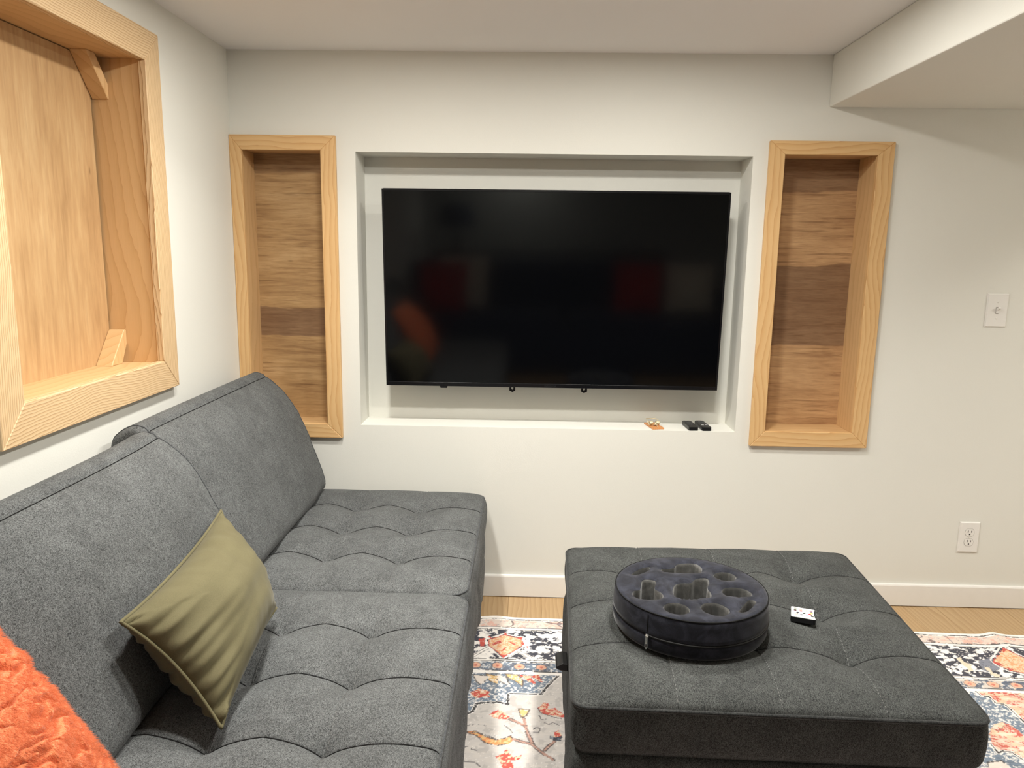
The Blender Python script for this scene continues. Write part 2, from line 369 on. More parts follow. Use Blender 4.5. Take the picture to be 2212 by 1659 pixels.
# ================================================================== rug
RUG={"blue":[[[-0.201,-0.575],[0.118,-0.571],[0.09,-0.626],[0.059,-0.688],[-0.036,-0.687],[-0.038,-0.747],[-0.084,-0.733],[-0.131,-0.744],[-0.142,-0.776],[-0.167,-0.808],[-0.196,-0.824]],[[1.395,-0.604],[1.417,-0.631],[1.44,-0.637],[1.442,-0.673],[1.462,-0.674],[1.469,-0.691],[1.468,-0.734],[1.466,-0.764],[1.47,-0.815],[1.341,-1.014],[1.182,-1.02],[1.26,-0.801]]],"zig":[[[-0.197,-0.819],[-0.167,-0.803],[-0.144,-0.781],[-0.136,-0.744],[-0.116,-0.738],[-0.068,-0.735],[-0.043,-0.745],[-0.041,-0.687],[0.059,-0.688],[0.088,-0.626],[0.113,-0.583]]],"cream":[[[-0.159,-0.587],[-0.115,-0.594],[-0.119,-0.627],[-0.132,-0.643],[-0.144,-0.626]],[[-0.085,-0.583],[-0.051,-0.597],[-0.037,-0.65],[-0.059,-0.633],[-0.078,-0.617]],[[1.252,-0.95],[1.296,-0.941],[1.294,-0.983],[1.229,-0.985]]],"yellow":[[[-0.115,-0.582],[-0.084,-0.593],[-0.077,-0.637],[-0.093,-0.629],[-0.11,-0.615]],[[-0.054,-0.579],[-0.017,-0.58],[0.002,-0.613],[0.0,-0.648],[-0.016,-0.625],[-0.044,-0.603]],[[-0.009,-0.765],[0.023,-0.768],[0.014,-0.797],[-0.001,-0.806]]],"red":[[[-0.01,-0.58],[0.023,-0.588],[0.038,-0.635],[0.013,-0.618]],[[0.023,-0.588],[0.05,-0.58],[0.065,-0.622],[0.043,-0.611]],[[-0.097,-0.795],[-0.07,-0.773],[-0.045,-0.787],[-0.032,-0.812],[-0.044,-0.82],[-0.084,-0.814]],[[0.047,-0.757],[0.065,-0.729],[0.081,-0.734],[0.074,-0.761],[0.096,-0.755],[0.115,-0.775],[0.128,-0.805],[0.073,-0.787]],[[-0.07,-0.981],[-0.056,-0.977],[-0.04,-0.945],[-0.028,-0.958],[-0.024,-0.984],[-0.005,-0.97],[-0.007,-0.987],[-0.024,-1.001],[-0.015,-1.034],[-0.051,-1.035],[-0.058,-0.994]],[[-0.158,-0.684],[-0.137,-0.663],[-0.097,-0.681],[-0.102,-0.707],[-0.136,-0.717],[-0.157,-0.701]],[[0.092,-0.875],[0.107,-0.862],[0.112,-0.883],[0.1,-0.893]]],"orange":[[[-0.162,-0.881],[-0.131,-0.875],[-0.1,-0.898],[-0.07,-0.912],[-0.047,-0.904],[-0.03,-0.892],[-0.025,-0.908],[-0.04,-0.927],[-0.069,-0.935],[-0.099,-0.925],[-0.126,-0.894]]],"navy":[[[0.083,-0.885],[0.1,-0.893],[0.112,-0.883],[0.117,-0.911],[0.088,-0.908]]],"branch":[[[0.005,-0.81],[0.012,-0.859],[0.031,-0.919]],[[-0.032,-0.817],[-0.001,-0.84],[0.008,-0.842]],[[-0.025,-0.906],[0.029,-0.924],[0.063,-0.967],[0.086,-0.99]],[[0.064,-0.949],[0.091,-0.912]]],"line":[[[-0.163,-0.855],[-0.146,-0.847],[-0.116,-0.843],[-0.103,-0.852]],[[-0.055,-0.845],[-0.036,-0.861],[-0.025,-0.88]],[[-0.158,-0.946],[-0.141,-0.941],[-0.134,-0.956],[-0.117,-0.957]],[[0.033,-0.863],[0.042,-0.851],[0.054,-0.857],[0.05,-0.872],[0.035,-0.875]],[[0.051,-0.793],[0.057,-0.813],[0.073,-0.81]],[[0.066,-0.828],[0.078,-0.837],[0.09,-0.826],[0.108,-0.84]],[[0.047,-0.759],[0.058,-0.78],[0.073,-0.789],[0.094,-0.801],[0.115,-0.808]],[[-0.162,-0.884],[-0.131,-0.882],[-0.101,-0.891],[-0.07,-0.908]],[[-0.156,-1.006],[-0.122,-1.009],[-0.107,-1.025]]],"medal":[[[-0.12,-0.368],[-0.066,-0.328],[-0.006,-0.355],[0.001,-0.391],[-0.034,-0.441],[-0.065,-0.477],[-0.084,-0.451],[-0.114,-0.411]],[[1.581,-0.423],[1.666,-0.335],[1.673,-0.351],[1.696,-0.401],[1.677,-0.45],[1.637,-0.494],[1.616,-0.485],[1.599,-0.48],[1.584,-0.45]]],"red2":[[[-0.104,-0.396],[-0.08,-0.366],[-0.075,-0.384],[-0.1,-0.406]],[[-0.054,-0.368],[-0.024,-0.392],[-0.035,-0.396]],[[-0.077,-0.444],[-0.049,-0.4],[-0.063,-0.436]],[[-0.125,-0.346],[-0.114,-0.338],[-0.109,-0.36]],[[-0.021,-0.341],[-0.003,-0.344],[-0.006,-0.359]],[[-0.006,-0.377],[0.003,-0.391],[-0.006,-0.402]],[[-0.076,-0.464],[-0.055,-0.463],[-0.064,-0.487]],[[-0.067,-0.306],[-0.059,-0.328],[-0.07,-0.336]],[[-0.154,-0.362],[-0.132,-0.354],[-0.132,-0.411],[-0.147,-0.412]],[[0.009,-0.397],[0.018,-0.404],[0.013,-0.418]],[[1.663,-0.332],[1.674,-0.346],[1.644,-0.37]],[[1.601,-0.459],[1.617,-0.474],[1.597,-0.488]],[[1.575,-0.423],[1.594,-0.433],[1.593,-0.454],[1.574,-0.439]]],"wline":[[[-0.195,-0.483],[-0.164,-0.475],[-0.127,-0.432],[-0.11,-0.417]],[[-0.044,-0.469],[-0.02,-0.43],[0.037,-0.492]]],"spots":[[[-0.154,-0.533],[-0.083,-0.536],[-0.006,-0.526],[0.061,-0.536]]],"cream2":[[[1.466,-0.412],[1.483,-0.403],[1.48,-0.433],[1.491,-0.454],[1.479,-0.486],[1.46,-0.495],[1.465,-0.461],[1.46,-0.429]],[[1.526,-0.463],[1.54,-0.468],[1.538,-0.499],[1.557,-0.513],[1.538,-0.527],[1.524,-0.505]]],"grey2":[[[1.525,-0.426],[1.591,-0.4],[1.568,-0.477],[1.527,-0.499],[1.51,-0.479]]],"pink":[[[1.421,-0.605],[1.613,-0.596],[1.47,-0.815],[1.466,-0.764],[1.468,-0.734],[1.469,-0.691],[1.462,-0.674],[1.442,-0.673],[1.44,-0.637],[1.417,-0.631]],[[1.37,-0.776],[1.403,-0.766],[1.418,-0.782],[1.424,-0.829],[1.434,-0.871],[1.374,-0.962],[1.357,-0.935],[1.343,-0.904],[1.321,-0.901],[1.304,-0.909],[1.308,-0.88],[1.321,-0.838]]],"pedge":[[[1.417,-0.608],[1.416,-0.633],[1.439,-0.634],[1.442,-0.673],[1.462,-0.674],[1.466,-0.705],[1.466,-0.764],[1.47,-0.815]],[[1.305,-0.876],[1.304,-0.909],[1.321,-0.901],[1.343,-0.904],[1.357,-0.935],[1.374,-0.962]]]}
def build_rug():
    fx = np.arange(-0.26, 0.20, 0.0026); fx2 = np.arange(0.88, 2.02, 0.003)
    xs = np.concatenate([np.arange(-0.85, -0.26, 0.05), fx, np.arange(0.20, 0.88, 0.03), fx2, np.arange(2.05, 2.4, 0.05)])
    d = np.concatenate([np.arange(0, 1.25, 0.003), np.arange(1.25, 2.6, 0.05)])
    X, Dd = np.meshgrid(xs, d)
    edge = -0.200-0.022*(X-0.0) + 0.006*np.exp(-((X+0.10)/0.05)**2) + 0.010*np.exp(-((X-1.69)/0.035)**2) + 0.002*np.sin(X*11)
    fall = np.exp(-Dd/0.25)
    Y = (-0.200-0.022*X) - Dd + (edge-(-0.200-0.022*X))*fall
    Z = 0.0105 + 0.004*np.exp(-((X-1.69)/0.03)**2)*np.exp(-Dd/0.12) + 0.003*np.exp(-((X+0.10)/0.05)**2)*np.exp(-Dd/0.12) + 0.0006*np.sin(X*23)*np.sin(Dd*17)
    rng = np.random.default_rng(5)
    def vn(px, py, s, seed, oct=3):
        out = np.zeros_like(px); amp = 1.0; tot = 0
        for k in range(oct):
            r = np.random.default_rng(seed+k).random((128, 128))
            a = px*s*2**k+17.3; b = py*s*2**k+9.1
            i0 = np.floor(a).astype(int); j0 = np.floor(b).astype(int); fa = a-i0; fb = b-j0
            fa = fa*fa*(3-2*fa); fb = fb*fb*(3-2*fb)
            g = lambda i, j: r[i % 128, j % 128]
            out += amp*((g(i0, j0)*(1-fa)+g(i0+1, j0)*fa)*(1-fb)+(g(i0, j0+1)*(1-fa)+g(i0+1, j0+1)*fa)*fb)
            tot += amp; amp *= 0.55
        return out/tot
    n_f = vn(X, Y, 160, 1, 3); n_m = vn(X, Y, 45, 11, 3); n_s = vn(X, Y, 12, 21, 2); n_w = vn(X*0.35, Y, 150, 31, 2)
    col = np.zeros(X.shape+(3,))
    L = lambda r, g, b: np.array(lin(r, g, b)[:3])
    def paintm(m, c, a=1.0):
        m = (m.astype(float)*a)[..., None]; col[:] = col*(1-m)+np.array(c)*m
    def inpoly(poly, jit=0.004):
        px = X+(n_m-0.5)*jit*3; py = Y+(n_s-0.5)*jit
        r = np.zeros(X.shape, bool); n = len(poly)
        for i in range(n):
            x0, y0 = poly[i]; x1, y1 = poly[(i+1) % n]
            if abs(y1-y0) < 1e-9: continue
            c = ((y0 > py) != (y1 > py)) & (px < (x1-x0)*(py-y0)/(y1-y0)+x0); r ^= c
        return r
    def dist(line):
        best = np.full(X.shape, 9.0)
        px = X+(n_m-0.5)*0.006; py = Y+(n_s-0.5)*0.006
        for (x0, y0), (x1, y1) in zip(line[:-1], line[1:]):
            dx, dy = x1-x0, y1-y0; l2 = dx*dx+dy*dy+1e-12
            t = np.clip(((px-x0)*dx+(py-y0)*dy)/l2, 0, 1)
            best = np.minimum(best, np.hypot(px-x0-t*dx, py-y0-t*dy))
        return best
    WH = L(246, 240, 234); NAVY = L(30, 34, 54); BLK = L(26, 25, 30); GREY = L(204, 197, 191); BLUE = L(108, 124, 142)
    RED = L(196, 66, 50); ORG = L(224, 140, 78); CRM = L(228, 200, 166); PNK = L(224, 178, 156); YEL = L(226, 186, 120)
    col[:] = WH*(0.9+0.2*n_f[..., None])
    e = Dd + (n_m-0.5)*0.004 + (n_s-0.5)*0.006
    # field
    fm = e > 0.385; paintm(fm, GREY); paintm(fm & (n_w > 0.56), L(206, 198, 190), 0.7); paintm(fm & (n_m > 0.62), L(170, 164, 160), 0.5)
    def poly(k, c, jit=0.004, tex=None, ta=0.6, lim=0.58, outline=None):
        for p in RUG.get(k, []):
            m = inpoly(p, jit); paintm(m, c)
            if tex is not None: paintm(m & (n_f > lim), tex, ta)
            if outline is not None:
                dd = dist(p+[p[0]]); paintm((dd < 0.0022) & (n_m > 0.38), outline, 0.9)
    inner = e > 0.378
    save = col.copy()
    poly('blue', BLUE, 0.006, WH, 0.75, 0.55)
    for p in RUG['blue']:
        m = inpoly(p, 0.006); paintm(m & (n_w < 0.40), L(92, 106, 124), 0.7)
    poly('pink', PNK, 0.006, RED, 0.8, 0.60)
    for p in RUG['pink']:
        m = inpoly(p, 0.006); dd = dist(p+[p[0]]); paintm(m & (dd < 0.03) & (n_f > 0.42), RED, 0.85); paintm(m & (n_m > 0.56), CRM, 0.8); paintm(m & (n_w > 0.62), L(232, 210, 190), 0.8)
        paintm(m & (np.abs(n_s-0.5) < 0.018), L(90, 50, 50), 0.6)
    poly('cream', L(226, 214, 204), 0.004, None, outline=BLK)
    poly('yellow', YEL, 0.004, WH, 0.6, 0.55, outline=L(90, 70, 60))
    poly('red', RED, 0.008, CRM, 0.85, 0.53, outline=None)
    poly('orange', ORG, 0.006, YEL, 0.8, 0.5, outline=L(70, 52, 48))
    poly('navy', NAVY, 0.008, BLUE, 0.7, 0.55)
    for l in RUG['zig']:
        dd = dist(l); paintm((dd < 0.0065), WH, 0.8); paintm((dd < 0.0042) & (n_f > 0.33), BLK)
    for l in RUG['pedge']:
        dd = dist(l); paintm(dd < 0.006, WH, 0.9); paintm((dd < 0.0022), BLK)
    for l in RUG['branch']:
        dd = dist(l); paintm(dd < 0.0045, L(176, 130, 112), 0.9); paintm((np.abs(dd-0.0045) < 0.0016) & (n_m > 0.42), L(60, 46, 46), 0.9)
    for l in RUG['line']:
        dd = dist(l); paintm((dd < 0.0016) & (n_m > 0.34), L(48, 44, 52), 0.9)
    # scattered drawing in the unseen rest of the field keeps the same character
    far = fm & ((X < -0.3) | ((X > 0.15) & (X < 0.9)) | (Dd > 0.95))
    paintm(far & (n_s > 0.62), RED, 0.5); paintm(far & (n_s < 0.33), BLUE, 0.6)
    col[~inner] = save[~inner]
    # border bands, counted in from the edge
    def band(a, b): return (e >= a) & (e < b)
    paintm(band(0.016, 0.0200) & (n_m > 0.24), BLK, 0.95)
    pb = band(0.026, 0.075); paintm(pb, L(222, 204, 192)); paintm(pb & (n_m > 0.60), L(226, 168, 150), 0.7)
    paintm(pb & (np.abs(n_s-0.5) < 0.016), L(70, 60, 66), 0.8); paintm(pb & (n_f > 0.66), L(150, 140, 150), 0.6)
    paintm(band(0.0215, 0.0245) & (n_m > 0.5), BLK, 0.7)
    paintm(band(0.075, 0.0795) & (n_m > 0.28), BLK, 0.95)
    paintm(band(0.091, 0.096) & (n_m > 0.34), BLK, 0.9)
    mb = band(0.098, 0.288)
    nv = vn(X*0.8, Y, 62, 51, 3)
    paintm(mb & (nv > 0.46), NAVY); paintm(mb & (nv > 0.445) & (nv <= 0.47), L(150, 152, 164), 0.8); paintm(mb & (n_f > 0.70), WH, 0.8)
    paintm(mb & (n_s > 0.60) & (X > 0.9), L(112, 116, 132), 0.8)
    for l in RUG['wline']:
        dd = dist(l); paintm(dd < 0.010, WH, 0.95); paintm((np.abs(dd-0.006) < 0.0016), BLK, 0.7)
    poly('grey2', L(124, 128, 142), 0.006, NAVY, 0.5, 0.62)
    poly('cream2', L(226, 208, 184), 0.006)
    poly('medal', CRM, 0.006, ORG, 0.75, 0.52, outline=RED)
    for p in RUG['medal']:
        dd = dist(p+[p[0]]); paintm((dd > 0.006) & (dd < 0.012) & ~inpoly(p, 0.006), WH, 0.9)
    poly('red2', RED, 0.004)
    for a in (0.290, 0.302): paintm(band(a, a+0.0045) & (n_m > 0.30), BLK, 0.95)
    paintm(band(0.2945, 0.302), WH); 
    bb = band(0.309, 0.358); paintm(bb, BLUE); paintm(bb & (n_f > 0.55), WH, 0.7); paintm(bb & (n_m < 0.42), L(70, 78, 98), 0.8)
    paintm(bb & (X > 0.9) & (n_m > 0.47), L(214, 202, 190), 0.9)
    sp = RUG['spots'][0]; step = (sp[-1][0]-sp[0][0])/3
    for k in range(-9, 40):
        cx = sp[0][0]+k*step; r = np.hypot(X-cx, Dd-0.334)
        paintm((r < 0.017+(n_m-0.5)*0.008), L(226, 172, 144)); paintm((r < 0.006), RED, 0.7); paintm(np.abs(r-0.018) < 0.0016, L(60, 62, 78), 0.7)
    paintm(band(0.358, 0.363) & (n_m > 0.28), BLK, 0.95); paintm(band(0.363, 0.378), WH)
    # worn print: fine flecks
    paintm(n_f > 0.76, WH, 0.5)
    col *= (0.93+0.14*n_w)[..., None]
    nx, ny = len(xs), len(d)
    V = np.stack([X, Y, Z], -1).reshape(-1, 3)
    idx = np.arange(nx*ny).reshape(ny, nx)
    Q = np.stack([idx[1:, :-1], idx[1:, 1:], idx[:-1, 1:], idx[:-1, :-1]], -1).reshape(-1, 4)
    # thin skirt so that the rug has a thickness
    border = np.concatenate([idx[0, :], idx[1:, -1], idx[-1, -2::-1], idx[-2:0:-1, 0]])
    B = V[border].copy(); B[:, 2] = 0.0018; base = len(V); nb = len(border)
    V = np.vstack([V, B]); k = np.arange(nb); k2 = (k+1) % nb
    S = np.stack([border[k], border[k2], base+k2, base+k], -1)
    Q = np.vstack([Q, S])
    me = bpy.data.meshes.new('rug'); me.vertices.add(len(V)); me.vertices.foreach_set('co', V.astype(np.float32).ravel())
    me.loops.add(Q.size); me.polygons.add(len(Q)); me.loops.foreach_set('vertex_index', Q.astype(np.int32).ravel())
    me.polygons.foreach_set('loop_start', (np.arange(len(Q))*4).astype(np.int32)); me.update(calc_edges=True)
    me.polygons.foreach_set('use_smooth', [True]*len(Q))
    at = me.color_attributes.new('print', 'FLOAT_COLOR', 'POINT')
    full = np.ones((len(V), 4), np.float32); full[:nx*ny, :3] = col.reshape(-1, 3); full[nx*ny:, :3] = WH
    at.data.foreach_set('color', full.ravel())
    t = NT('printed_rug'); a = t.n('ShaderNodeAttribute', attribute_name='print'); v = t.coord()
    wv = t.noise(t.mapping(v, (60, 900, 1)), 1.0, 2); wv2 = t.noise(t.mapping(v, (500, 120, 1)), 1.0, 2)
    c = t.mix(t.math('MULTIPLY', wv, 0.16), a.outputs['Color'], (0.78, 0.75, 0.72, 1))
    t.bump(t.math('ADD', wv, wv2), 0.25, 0.001); t.out(c, 0.85, 0.15)
    o = put('area_rug', me, t.m); o['label'] = 'thin distressed oriental-print rug with navy border and red flowers on the plank floor'; o['category'] = 'rug'
    return o
build_rug()
# ================================================================== pine framed niches
def board(parent, name, poly, t0, t1, m, Mface, along, bev=0.0016):
    """poly in wall (u, v); along 'u' or 'v' = grain direction; local X is made the grain direction"""
    cu = sum(p[0] for p in poly)/len(poly); cv = sum(p[1] for p in poly)/len(poly)
    if along == 'u':
        pl = [(p[0]-cu, p[1]-cv) for p in poly]; L = Matrix.Translation((cu, cv, 0))
    else:
        pl = [(p[1]-cv, -(p[0]-cu)) for p in poly]; L = Matrix.Translation((cu, cv, 0)) @ Matrix.Rotation(math.pi/2, 4, 'Z')
    return put(name, prism(name, pl, t0, t1, bev), m, parent, Mface @ L)
def lining(parent, a, b, w0, w1, m, Mface, side, n0, n1):
    """one board lining the recess: spans a..b along its length, thickness w0..w1 in the cross direction, depth n0..n1"""
    if side in 'tb':   # along u
        me = prism('lining_board', [(a-(a+b)/2, -abs(n1-n0)/2), (b-(a+b)/2, -abs(n1-n0)/2), (b-(a+b)/2, abs(n1-n0)/2), (a-(a+b)/2, abs(n1-n0)/2)], -(w1-w0)/2, (w1-w0)/2, 0.0008)
        L = axes((1, 0, 0), (0, 0, 1), (0, -1, 0), ((a+b)/2, (w0+w1)/2, (n0+n1)/2))
    else:
        me = prism('lining_board', [(a-(a+b)/2, -abs(n1-n0)/2), (b-(a+b)/2, -abs(n1-n0)/2), (b-(a+b)/2, abs(n1-n0)/2), (a-(a+b)/2, abs(n1-n0)/2)], -(w1-w0)/2, (w1-w0)/2, 0.0008)
        L = axes((0, 1, 0), (0, 0, 1), (1, 0, 0), ((w0+w1)/2, (a+b)/2, (n0+n1)/2))
    return put('lining_board', me, m, parent, Mface @ L)
def pine_niche(name, label, Mface, hole, outer, depth, thick, m_case, m_line, m_back, back_grain, loc, gap=0.0, reveal=0.005, back_y_offset=True):
    u0, u1, v0, v1 = hole; a0, a1, b0, b1 = outer
    t = thing(name, label, 'wall niche', loc, 'tall pine niches beside the television' if name == 'wall_niche' else None)
    r = reveal
    cs = [('u', [(a0, b1), (u0-r*0, v1), (u1, v1), (a1, b1)]), ('u', [(a0, b0), (a1, b0), (u1, v0), (u0, v0)]),
          ('v', [(a0, b0), (u0, v0), (u0, v1), (a0, b1)]), ('v', [(a1, b0), (a1, b1), (u1, v1), (u1, v0)])]
    for al, p in cs: board(t, 'casing_board', p, 0.0005, thick, m_case, Mface, al)
    th = 0.016
    lining(t, u0+r*0-th, u1+th, v1+r, v1+r+th, m_line, Mface, 't', -depth-0.02, 0.0)
    lining(t, u0-th, u1+th, v0-r-th, v0-r, m_line, Mface, 'b', -depth-0.02, 0.0)
    lining(t, v0-r, v1+r, u0-r-th, u0-r, m_line, Mface, 'l', -depth-0.02, 0.0)
    lining(t, v0-r, v1+r, u1+r, u1+r+th, m_line, Mface, 'r', -depth-0.02, 0.0)
    # back panel, kept in wall coordinates so that its veneer patches sit at their real height
    e = -0.0005 if gap == 0 else 0
    p = [(u0-r+e, v0-r), (u1+r-gap, v0-r), (u1+r-gap, v1+r), (u0-r, v1+r)]
    if gap: p = [(u0-r, v0-r), (u1+r-0.0045, v0-r), (u1+r-gap, v1+r-0.003), (u0-r, v1+r-0.003)]
    if back_grain == 'u':
        me = prism('back_panel', p, -depth-0.006, -depth, 0); put('back_panel', me, m_back, t, Mface)
    else:
        me = prism('back_panel', [(q[1], -q[0]) for q in p], -depth-0.006, -depth, 0)
        put('back_panel', me, m_back, t, Mface @ Matrix.Rotation(math.pi/2, 4, 'Z'))
    return t
FB = axes((1, 0, 0), (0, 0, 1), (0, -1, 0), (0, 0, 0))
FL = axes((0, 1, 0), (0, 0, 1), (1, 0, 0), (XL, 0, 0))
pine_niche('wall_niche', 'tall narrow pine-framed wall niche in the corner, left of the television', FB, LN[:4], (-1.0845, -0.702, 0.634, 1.741), LN[4], 0.018,
           M_pine, M_jamb, M_ply_left, 'u', (-0.9, 0, 0.634))
pine_niche('wall_niche', 'tall narrow pine-framed wall niche right of the television, nearer the light switch', FB, RN[:4], (0.839, 1.275, 0.634, 1.741), RN[4], 0.018,
           M_pine, M_jamb, M_ply_right, 'u', (1.05, 0, 0.634))
big = pine_niche('window_niche', 'large pine-framed recess on the left wall above the sofa, closed with a plywood panel', FL, BN[:4], (-1.337, -0.553, 0.926, 1.930), 0.135, 0.022,
           M_pine_big, M_jamb, M_ply_big, 'v', (XL, -0.94, 0.926), gap=0.010)
me = prism('gap_shade_sheet', [(BN[0]-0.01, BN[2]-0.01), (BN[1]+0.008, BN[2]-0.01), (BN[1]+0.008, BN[3]+0.008), (BN[0]-0.01, BN[3]+0.008)], -0.152, -0.149)
put('gap_shade_sheet', me, M_gap, big, FL)  # black sheet stands in for the shade in the gap beside the panel
yj = BN[1]+0.0045
for pl in ([(-0.728, 1.850), (-0.636, 1.741), (yj, 1.741), (yj, 1.782), (-0.688, 1.850)], [(-0.722, 1.007), (-0.664, 1.007), (yj, 1.062), (yj, 1.103), (-0.643, 1.103)]):
    board(big, 'corner_block', pl, -0.1345, -0.088, M_jamb, FL, 'v', 0.0018)

# ================================================================== television
def build_tv():
    t = thing('television', 'large black flat television switched off, mounted in the painted recess', 'television', (0.09, 0.05, 0.84))
    W, H = 1.258, 0.730
    # local: X right, Y up, Z out of the screen; leans forward at the top
    top = Vector((0.088, -0.010, 1.564)); bot = Vector((0.088, 0.026, 0.832))
    V = (top-bot).normalized(); U = Vector((1, 0, 0.002)).normalized(); N = U.cross(V); N.normalize()
    c = (top+bot)/2
    M = axes(U, V, N, c)
    me, _ = box('housing', (0, 0, 0), (W, H, 0.022), 0.008, 3, True); put('housing', me, M_black, t, M @ Matrix.Translation((0, 0, -0.0112)))
    me, _ = box('rear_cover', (0, 0, 0), (W*0.72, H*0.62, 0.04), 0.012, 2); put('rear_cover', me, M_black, t, M @ Matrix.Translation((0, -0.09, -0.042)))
    # bezel frame
    bm = bmesh.new(); b, bb = 0.009, 0.017
    o = [(-W/2+.002, -H/2+.002), (W/2-.002, -H/2+.002), (W/2-.002, H/2-.002), (-W/2+.002, H/2-.002)]; i = [(-W/2+b, -H/2+bb), (W/2-b, -H/2+bb), (W/2-b, H/2-b), (-W/2+b, H/2-b)]
    for k in range(4):
        k2 = (k+1) % 4; vs = [bm.verts.new((p[0], p[1], 0.0)) for p in (o[k], o[k2], i[k2], i[k])]
        f = bm.faces.new(vs); r = bmesh.ops.extrude_face_region(bm, geom=[f])
        for e in r['geom']:
            if isinstance(e, bmesh.types.BMVert): e.co.z = 0.003
    bmesh.ops.remove_doubles(bm, verts=bm.verts, dist=1e-5); bevel(bm, 0.0008, 2)
    put('bezel', bm_mesh(bm, 'bezel'), M_bezel, t, M)
    me, _ = box('screen', (0, 0, 0), (W-2*b, H-b-bb, 0.001)); put('screen', me, M_screen, t, M @ Matrix.Translation((0, (bb-b)/2, 0.0007)))
    # sensor bump under the left of the bottom edge
    me = prism('sensor', [(-0.0145, 0.003), (0.0145, 0.003), (0.012, -0.005), (-0.012, -0.005)], -0.014, 0.002, 0.0006); put('sensor', me, M_black, t, M @ Matrix.Translation((-0.408, -H/2, 0)))
    # faint maker's word in the middle of the bottom bezel
    fc = bpy.data.curves.new('badge', 'FONT'); fc.body = 'INSIGNIA'; fc.size = 0.0095; fc.align_x = 'CENTER'; fc.extrude = 0.0002; fc.space_character = 1.15
    tmp = bpy.data.objects.new('badge_text', fc); C.objects.link(tmp); bpy.context.view_layer.update()
    bme = bpy.data.meshes.new_from_object(tmp.evaluated_get(bpy.context.evaluated_depsgraph_get())); bpy.data.objects.remove(tmp); bpy.data.curves.remove(fc)
    bme.name = 'badge'; bme.materials.clear()
    put('badge', bme, M_badge, t, M @ Matrix.Translation((-0.003, -H/2+0.0052, 0.0032)))
    # two mount hooks below
    for px in (-0.147, 0.128):
        bm = bmesh.new()
        out = [(-0.0115, 0.004), (-0.0115, -0.017), (0, -0.023), (0.0115, -0.017), (0.0115, 0.004)]
        inn = [(-0.004, 0.004), (-0.004, -0.010), (0, -0.0145), (0.004, -0.010), (0.004, 0.004)]
        for k in range(4):
            vs = [bm.verts.new((p[0], p[1], 0)) for p in (out[k], out[k+1], inn[k+1], inn[k])]
            f = bm.faces.new(vs); r = bmesh.ops.extrude_face_region(bm, geom=[f])
            for e in r['geom']:
                if isinstance(e, bmesh.types.BMVert): e.co.z = 0.006
        bmesh.ops.remove_doubles(bm, verts=bm.verts, dist=1e-5)
        put('mount_hook', bm_mesh(bm, 'mount_hook'), M_black, t, M @ Matrix.Translation((px, -H/2, -0.03)))
        me, _ = box('mount_arm', (0, 0, 0), (0.02, 0.42, 0.012), 0.002, 1); put('mount_arm', me, M_black, t, M @ Matrix.Translation((px, -0.1, -0.066)))
    me, _ = box('wall_plate', (0, 0, 0), (0.5, 0.22, 0.03), 0.003, 1); put('wall_plate', me, M_black, t, Matrix.Translation((0.08, 0.135, 1.13)) @ Matrix.Rotation(math.pi/2, 4, 'X'))
def screen_mat():
    t = NT('tv_screen'); n = t.noise(t.coord(), 3, 1)
    return t.out(t.mix(n, (0.0012, 0.0013, 0.0016, 1), (0.0016, 0.0017, 0.002, 1)), 0.09, 0.5)
M_screen = screen_mat(); M_bezel = plain('gloss_black_bezel', (0.004, 0.004, 0.005, 1), 0.2, 0.5); M_badge = plain('badge_grey', (0.016, 0.016, 0.017, 1), 0.4)
build_tv()

# ================================================================== upholstery
M_sofa = fabric('sofa_grey_fabric', lin(36, 37, 37), lin(118, 120, 120), 0.36, 0.06, 1.6)
M_otto = fabric('ottoman_charcoal_fabric', lin(22, 23, 23), lin(90, 92, 90), 0.38, 0.03, 1.6)
M_seam = plain('dark_seam', (0.012, 0.012, 0.012, 1), 0.9, 0.1)
M_seam_o = plain('charcoal_seam', (0.022, 0.022, 0.022, 1), 0.9, 0.1)
M_thread = plain('pale_thread', (0.17, 0.17, 0.165, 1), 0.7, 0.2)
M_pipe = fabric('piping_grey', lin(42, 44, 45), lin(90, 92, 94), 0.2, 0.2)
M_pipe_o = fabric('piping_charcoal', lin(26, 27, 27), lin(64, 65, 64), 0.2, 0.2)
M_foot = plain('black_foot', (0.008, 0.008, 0.008, 1), 0.5)

